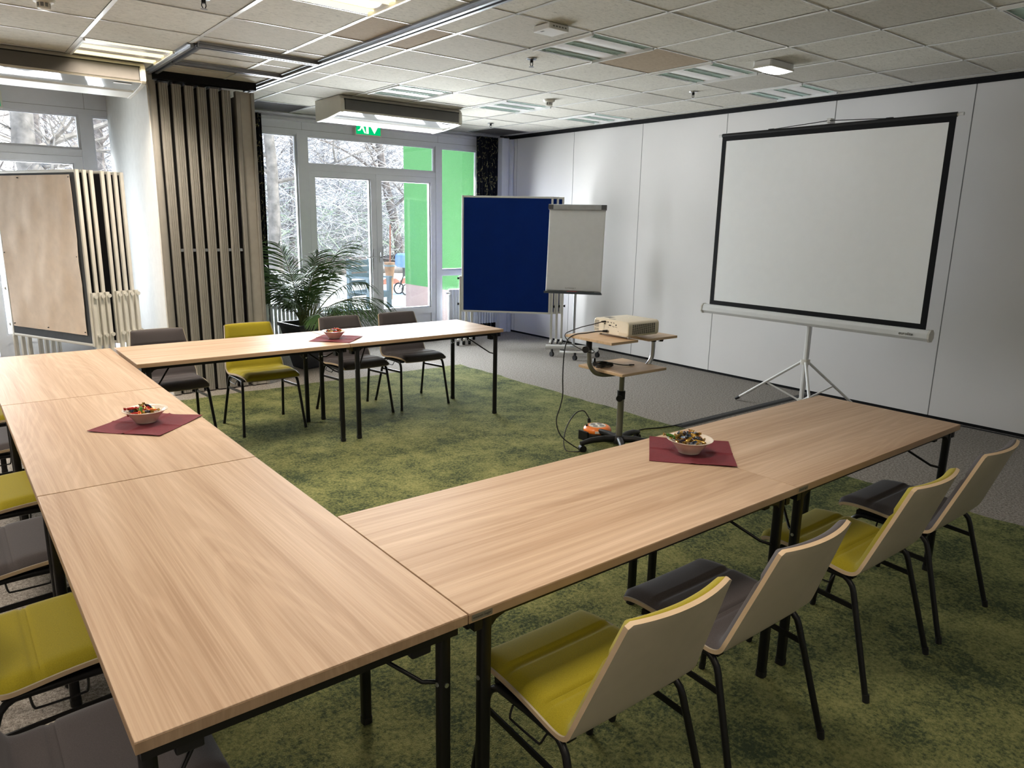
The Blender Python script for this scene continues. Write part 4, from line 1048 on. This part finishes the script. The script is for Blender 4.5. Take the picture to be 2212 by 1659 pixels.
# ---------------------------------------------------------------- curtains
def curtain(x0, x1, y, z0, z1, label):
    def top(u, v):
        x = x0+(x1-x0)*u; a = 2*pi*u*9*(x1-x0)/.4
        return (x+.006*sin(3*v+a*.5), y+.032*sin(a+.5*sin(2.2*v))*(.55+.45*(1-v)), z1+(z0-z1)*v)
    b = MB().shell(top, lambda u, v: tuple(Vector(top(u,v))+Vector((0,.004,0))), 110, 30)
    return tag(b.build('curtain', M['curtain'], None, smooth=70), label, 'curtain', 'dark patterned curtains')
curtain(5.99, 6.36, 7.36, .05, 2.765, 'black curtain with pale scrolls hanging in the corner beside the panel wall')
curtain(2.76, 2.96, 7.36, .05, 2.765, 'narrow black patterned curtain beside the parked folding panels')

# ---------------------------------------------------------------- potted palm
t = thing('potted_palm', 'bushy green potted palm in a dark pot in front of the window', 'plant', (2.97,6.32,0))
pc = (2.97, 6.32)
X = Matrix.Translation((pc[0],pc[1],0)) @ Matrix.Rotation(radians(8),4,'Z')
def ring(h, z): return [(-h,-h,z),(h,-h,z),(h,h,z),(-h,h,z)]
b = MB(X); R_ = ring(.125,.005)+ring(.215,.46)+ring(.232,.46)+ring(.232,.50)+ring(.205,.50)+ring(.195,.42)
fs = [(3,2,1,0)]
for k in range(5): fs += [(4*k+i, 4*k+(i+1)%4, 4*k+4+(i+1)%4, 4*k+4+i) for i in range(4)]
fs.append((20,21,22,23)); b.add(R_, fs); b.build('pot', M['potblack'], t, bevel=.006)
MB(X).box(-.197,-.197,.41,.197,.197,.445).build('soil', M['soil'], t)
random.seed(21)
def frond(az, lean, length, droop, base, nl=34):
    pts = []; p = Vector(base); d = Vector((cos(az)*sin(lean), sin(az)*sin(lean), cos(lean)))
    side = Vector((-sin(az), cos(az), 0)); seg = 22
    for k in range(seg+1):
        pts.append(p.copy()); f = k/seg
        d = (d + Vector((0,0,-droop*(.25+f*1.6)/seg)) + Vector((cos(az),sin(az),0))*.25*droop/seg).normalized()
        p = p + d*(length/seg)
    b = MB(); b.tube(pts, [.0075*(1-k/seg)+.0016 for k in range(seg+1)], 5)
    b.cur = 1
    for i in range(nl):
        f = .34+.66*i/nl; k = f*seg; k0 = min(seg-1, int(k)); q = pts[k0].lerp(pts[k0+1], k-k0)
        dd = (pts[k0+1]-pts[k0]).normalized(); up = side.cross(dd)
        L = length*.36*(sin(pi*(.12+.80*(f-.34)/.66))**.8)+.03
        for s in (-1, 1):
            ld = (dd*(.62+.5*f) + side*s*(1.05-.3*f) + up*random.uniform(-.05,.3)).normalized()
            w = .0058+.0015*random.random(); prev = None; cur_p = q.copy(); vs = []
            for m in range(5):
                ff = m/4; wd = w*(sin(pi*(.15+.8*ff)))**.7*(1-ff*.25)
                wv = ld.cross(up).normalized()*wd*.9 + up*wd*.35
                vs += [cur_p - wv, cur_p + wv]
                ld = (ld + Vector((0,0,-.14-.12*random.random()))).normalized(); cur_p = cur_p + ld*(L/4)
            b.add(vs, [(2*m,2*m+1,2*m+3,2*m+2) for m in range(4)])
    return b.build('frond', [M['stem'], M['leaf']], t, smooth=80)
FR = [(0,.35,1.15,.9),(.55,.6,1.2,1.2),(1.2,.5,1.0,.9),(1.9,.65,1.15,1.1),(2.6,.45,1.1,.9),(3.2,.7,1.2,1.2),(3.7,.5,1.15,1.0),(4.4,.6,1.05,1.1),(5.0,.4,1.1,.8),(5.6,.75,1.2,1.2),(-.15,.8,1.25,1.2),
      (2.2,.25,1.25,.7),(5.3,.15,1.05,.8),(3.4,.95,1.0,1.2),(.2,1.0,1.15,1.25),(4.0,.9,.95,1.2),(5.9,.95,1.0,1.2),(4.8,.95,.85,1.2),(.9,.95,.95,1.2),(6.1,.28,1.28,.75)]
for k, (az, le, ln, dr) in enumerate(FR):
    q = (pc[0]+random.uniform(-.07,.07), pc[1]+random.uniform(-.07,.07), .43)
    az -= .35; c_ = max(0, -cos(az)); frond(az, le*(1-.45*c_), ln*.86*(1-.28*c_), dr*(1-.3*c_), q)
for k in range(16):
    a = random.uniform(0,2*pi); r = random.uniform(.01,.09); h = random.uniform(.25,.5)
    q = Vector((pc[0]+r*cos(a), pc[1]+r*sin(a), .43))
    MB().tube([q, q+Vector((cos(a)*.03,sin(a)*.03,h*.5)), q+Vector((cos(a)*.09,sin(a)*.09,h))], [.009,.007,.004], 6).build('cane', M['stem'], t, smooth=60)

# ---------------------------------------------------------------- outdoors
b = MB().box(-30,YW+.12,-.3,70,18.6,-.05); struct(b, 'ground_outside', M['paving'])
def fl(u, v):
    x = -50+140*u; y = 18.6+75*v
    return (x, y, -.06+ (v**1.2)*3.2 + .12*sin(x*.9+y*.4)+.1*sin(x*2.3))
struct(MB().grid(fl, 90, 40), 'ground_forest', M['forestfloor'], smooth=80)
b = MB().box(6.3,YW+.12,.515,11,9.93,3.9); b.cur = 1; b.box(6.305,YW+.12,-.06,11,9.925,.515)
struct(b, 'wall_green_wing', [M['greenwall'], M['pinkwall']])
struct(MB().box(6.2,YW+.12,3.9,11.1,10.1,4.05), 'roof_wing', M['alu'])

def bare_tree(x, y, r, h, lean, seed, label, mat='bark', fork=.45, ndir=9):
    rnd = random.Random(seed)
    t = thing('bare_tree', label, 'tree', (x,y,0), group='bare trees outside')
    top = Vector((x+lean[0]*h, y+lean[1]*h, h))
    pts = [Vector((x,y,-.2))]
    for k in range(1, 9):
        f = k/8; pts.append(Vector((x,y,-.2)).lerp(top, f) + Vector((rnd.uniform(-1,1),rnd.uniform(-1,1),0))*r*.35)
    MB().tube(pts, [r*(1.25 if k == 0 else 1)*(1-.62*k/8) for k in range(9)], 10).build('trunk', M[mat], t, smooth=70)
    br = MB()
    def branch(p, d, L, rad, depth):
        q = [p.copy()]; dd = d.copy(); n = 4
        for k in range(n):
            dd = (dd + Vector((rnd.uniform(-.28,.28),rnd.uniform(-.28,.28),rnd.uniform(-.1,.22)))).normalized(); q.append(q[-1]+dd*(L/n))
        br.tube(q, [rad*(1-.7*k/n) for k in range(n+1)], 5 if depth < 2 else 3)
        if depth < 3:
            for k in range(3 if depth else 4):
                i = rnd.randint(1, n); a = rnd.uniform(0,2*pi)
                nd = (dd*.6 + Vector((cos(a),sin(a),rnd.uniform(-.25,.6)))).normalized()
                branch(q[i], nd, L*rnd.uniform(.45,.65), rad*.5, depth+1)
    for k in range(ndir):
        f = fork*.5+(1-fork*.5)*rnd.random(); i = min(7, int(f*8)); p = pts[i].lerp(pts[i+1], f*8-i); a = rnd.uniform(0,2*pi)
        branch(p, Vector((cos(a),sin(a),rnd.uniform(.1,.8))).normalized(), rnd.uniform(1.2,2.6), r*.33, 0)
    br.build('branches', M[mat], t)
    return t
bare_tree(6.27,16,.165,7.5,(.012,.0),5,'thick mossy tree trunk right outside the window behind the palm','barkpale',.35,10)
bare_tree(12.25,20.3,.17,8,(-.20,.0),6,'leaning dark tree trunk seen through the right glass door leaf','bark',.4,9)
bare_tree(9.1,22,.10,7,(.03,0),8,'slim tree seen through the left glass door leaf','bark',.3,10)
bare_tree(1.55,13,.22,7.5,(-.10,.0),9,'big leaning trunk behind the pinboards, at the picture edge','barkpale',.3,12)
bare_tree(2.9,17,.13,7.5,(.02,0),12,'tree trunk seen through the narrow pane beside the niche wall','bark',.3,10)
bare_tree(2.3,21,.14,8,(.0,.0),13,'tree trunk in the transom window above the pinboards','bark',.3,12)
k = 0
rnd = random.Random(77)
for (x, y) in ((8.2,27),(10.3,30),(11.2,26),(13.9,29),(15.5,33),(5.2,26),(3.6,28),(6.8,33),(.9,25),(17.5,31),(12.5,36)):
    k += 1
    bare_tree(x, y, rnd.uniform(.07,.13), rnd.uniform(7,9), (rnd.uniform(-.08,.08),0), 100+k, 'slender bare tree deep in the bright woodland outside', 'bark' if k % 2 else 'barkpale', .25, 9)

def thicket(name, n, xr, yr, zr, Lr, rr, mat, seed, label, vert=.6):
    rnd = random.Random(seed); b = MB()
    for i in range(n):
        y = yr[0]+(yr[1]-yr[0])*rnd.random()**1.1
        # keep to the cone the windows can show
        x = rnd.uniform(*xr)*(y+1.2)/24 - .17
        z = rnd.uniform(*zr)*(.35+.65*rnd.random())*(y/22)
        a = rnd.uniform(0,2*pi); d = Vector((cos(a)*(1-vert*.6), sin(a)*.5, rnd.uniform(-.5,1)*vert+.1)).normalized()
        L = rnd.uniform(*Lr); p = Vector((x,y,z)); q = [p]
        for k in range(3):
            d = (d+Vector((rnd.uniform(-.35,.35),rnd.uniform(-.3,.3),rnd.uniform(-.3,.25)))).normalized(); q.append(q[-1]+d*L/3)
        r = rnd.uniform(*rr); b.tube(q, [r,r*.8,r*.6,r*.25], 3)
    o = b.build(name, M[mat])
    return tag(o, label, 'undergrowth', kind='stuff')
thicket('garden_pale_undergrowth', 17000, (3,19), (19.5,34), (0,6.2), (.5,1.8), (.003,.009), 'twig', 1, 'tangle of pale bare twigs filling the woodland outside')
thicket('garden_dark_undergrowth', 13000, (3,19), (20,36), (0,6.0), (.5,1.9), (.003,.011), 'twigdark', 2, 'tangle of dark bare twigs filling the woodland outside')
thicket('garden_scrub_undergrowth', 3000, (3,19), (19,30), (0,3.2), (.3,.9), (.006,.020), 'scrub', 3, 'low greenish scrub in the woodland outside')
thicket('garden_far_undergrowth', 5000, (3,19), (36,60), (0,7.5), (1.2,4), (.012,.04), 'barkpale', 4, 'hazy far band of bare trunks and branches behind the woodland')
def log(x0, y0, x1, y1, z, r, label, mat='logwood'):
    o = MB().tube(smooth_path([(x0,y0,z),((x0+x1)/2,(y0+y1)/2,z+.02),(x1,y1,z)],5), r, 12).build('fallen_log', M[mat], smooth=50)
    return tag(o, label, 'log', 'logs at the edge of the wood')
log(9.0,18.9,11.4,18.6,.10,.12,'long pale log lying at the wood edge, nearest the glass doors','barkpale')
log(8.4,20.2,11.0,20.0,.26,.14,'dark log lying behind the long pale log','bark')
log(11.6,18.4,13.2,18.9,.08,.17,'short reddish log seen through the right door leaf')
log(11.7,20.6,14.0,20.3,.30,.12,'dark brown log farthest behind the right door leaf','bark')
# garden chair
t = thing('garden_chair', 'grey wooden garden chair outside the left door leaf', 'garden chair', (6.0,10.7,-.05), radians(18))
def gp(b, nm): 
    o = b.build(nm, M['gardengrey']); o.parent = t; return o
for sx in (-.26,.26):
    for sy in (-.24,.24): gp(MB().box(sx-.032,sy-.032,0,sx+.032,sy+.032,.62 if sy < 0 else .95), 'leg')
    gp(MB().box(sx-.045,-.29,.62,sx+.045,.28,.65), 'armrest')
b = MB()
for k in range(5): b.box(-.29,-.27+k*.108,.36,.29,-.175+k*.108,.385)
gp(b, 'seat'); b = MB()
for k in range(4): b.box(-.23,.21,.48+k*.12,.23,.235,.57+k*.12)
gp(b, 'backrest'); gp(MB().box(-.26,-.27,.28,.26,-.24,.36).box(-.26,.24,.28,.26,.27,.36), 'apron')
# flower box of terracotta tiles and pushchair
o = MB()
for k in range(16): o.prism([(8.9+k*.28,-.05),(9.14+k*.28,-.05),(9.14+k*.28,.03),(9.02+k*.28,.10),(8.9+k*.28,.03)], 'y', 15.6, 15.66)
tag(o.build('bed_edging', M['terracotta']), 'scalloped terracotta edging of a flower bed outside', 'edging')
t = thing('parasol_base', 'tall tapering pale planter outside behind the door handles', 'planter', (7.38,12.4,-.05))
t.name = 'garden_planter'
MB().lathe([(.05,0),(.085,.5),(.11,.70),(.11,.78),(.09,.78)], (7.36,12.4,-.05), 20).build('vessel', M['logwood'], t, smooth=40)
MB().lathe([(.112,.69),(.118,.71),(.112,.73)], (7.36,12.4,-.05), 20).build('rim', M['gardengrey'], t, smooth=40)
MB().cyl((7.40,12.45,.6),(7.42,12.45,1.5),.016,None,8).build('red_pole', M['terracotta'], t)
t = thing('pushchair', 'blue pushchair outside, half hidden by the green wall', 'pushchair', (8.35,13.2,-.05))
MB().rbox(8.06,12.95,.55,8.5,13.4,.86,.08,4,'y').build('hood', M['strollerblue'], t)
MB().tube([(8.1,13.0,.10),(8.25,13.0,.45),(8.55,13.0,.95)], .014, 8).tube([(8.1,13.3,.10),(8.25,13.3,.45),(8.55,13.3,.95)], .014, 8).box(8.2,12.98,.35,8.6,13.32,.55).build('frame', M['inkblack'], t)
for yy in (12.97, 13.33):
    ring_ = [(8.10+.12*cos(2*pi*k/18), yy, .075+.12*sin(2*pi*k/18)) for k in range(18)]
    w = MB().tube(ring_, .016, 6, True); 
    for k in range(5): a = 2*pi*k/5; w.cyl((8.10,yy,.075),(8.10+.115*cos(a),yy,.075+.115*sin(a)),.005,None,5)
    w.build('wheel', M['inkblack'], t, smooth=50)

# ---------------------------------------------------------------- light, sky, camera
def area(name, loc, sx, sy, rx, e, col):
    l = bpy.data.lights.new(name, 'AREA'); l.shape = 'RECTANGLE'; l.size = sx; l.size_y = sy; l.energy = e; l.color = col
    o = bpy.data.objects.new(name, l); COL.objects.link(o); o.location = loc; o.rotation_euler = (rx, 0, 0); return o
area('daylight', (4.45, YW+.105, 1.20), 3.2, 2.0, -pi/2, DAYW, DAYCOL)
area('daylight', (.25, YW+.105, 1.20), 3.0, 2.0, -pi/2, DAYW*DAYL, DAYCOL)
sun = bpy.data.lights.new('sun', 'SUN'); sun.energy = SUNW; sun.angle = radians(.6); sun.color = (1, .95, .86)
so = bpy.data.objects.new('sun', sun); COL.objects.link(so)
so.rotation_euler = Vector((-.42, .24, -.85)).to_track_quat('-Z', 'Y').to_euler()
w = bpy.data.worlds.new('sky'); SC.world = w; w.use_nodes = True; nt = w.node_tree
bg = nt.nodes['Background']; tc = nt.nodes.new('ShaderNodeTexCoord'); sp = nt.nodes.new('ShaderNodeSeparateXYZ')
nt.links.new(tc.outputs['Generated'], sp.inputs[0])
r = ramp(nt, [(0, (.97,.985,1)), (.12, (.95,.975,1.0)), (.5, (.5,.68,.95)), (1, (.3,.48,.85))]); nt.links.new(sp.outputs['Z'], r.inputs[0]); nt.links.new(r.outputs[0], bg.inputs[0])
bg.inputs[1].default_value = SKYW

cam = bpy.data.cameras.new('camera'); co = bpy.data.objects.new('camera', cam); COL.objects.link(co)
cr, cu, cd = Vector((0.783992,-0.620498,0.018388)), Vector((0.122659,0.183879,0.975266)), Vector((0.608532,0.762345,-0.220269))
mw = Matrix.Identity(4)
for i in range(3): mw[i][0] = cr[i]; mw[i][1] = cu[i]; mw[i][2] = -cd[i]
mw.translation = Vector((-0.1704,-1.2368,1.6243))
co.matrix_world = mw
cam.sensor_width = 36; cam.lens = 1560.441/2212*36; cam.clip_start = .05; cam.clip_end = 300
SC.camera = co
SC.view_settings.view_transform = 'Standard'; SC.view_settings.look = 'None'; SC.view_settings.gamma = 1
SC.view_settings.exposure = EXPO; SC.view_settings.use_curve_mapping = False
SC.cycles.use_denoising = True
SC.cycles.max_bounces = 8; SC.cycles.diffuse_bounces = 4; SC.cycles.glossy_bounces = 4; SC.cycles.transparent_max_bounces = 16
SC.cycles.caustics_reflective = False; SC.cycles.caustics_refractive = False
SC.cycles.sample_clamp_indirect = 6
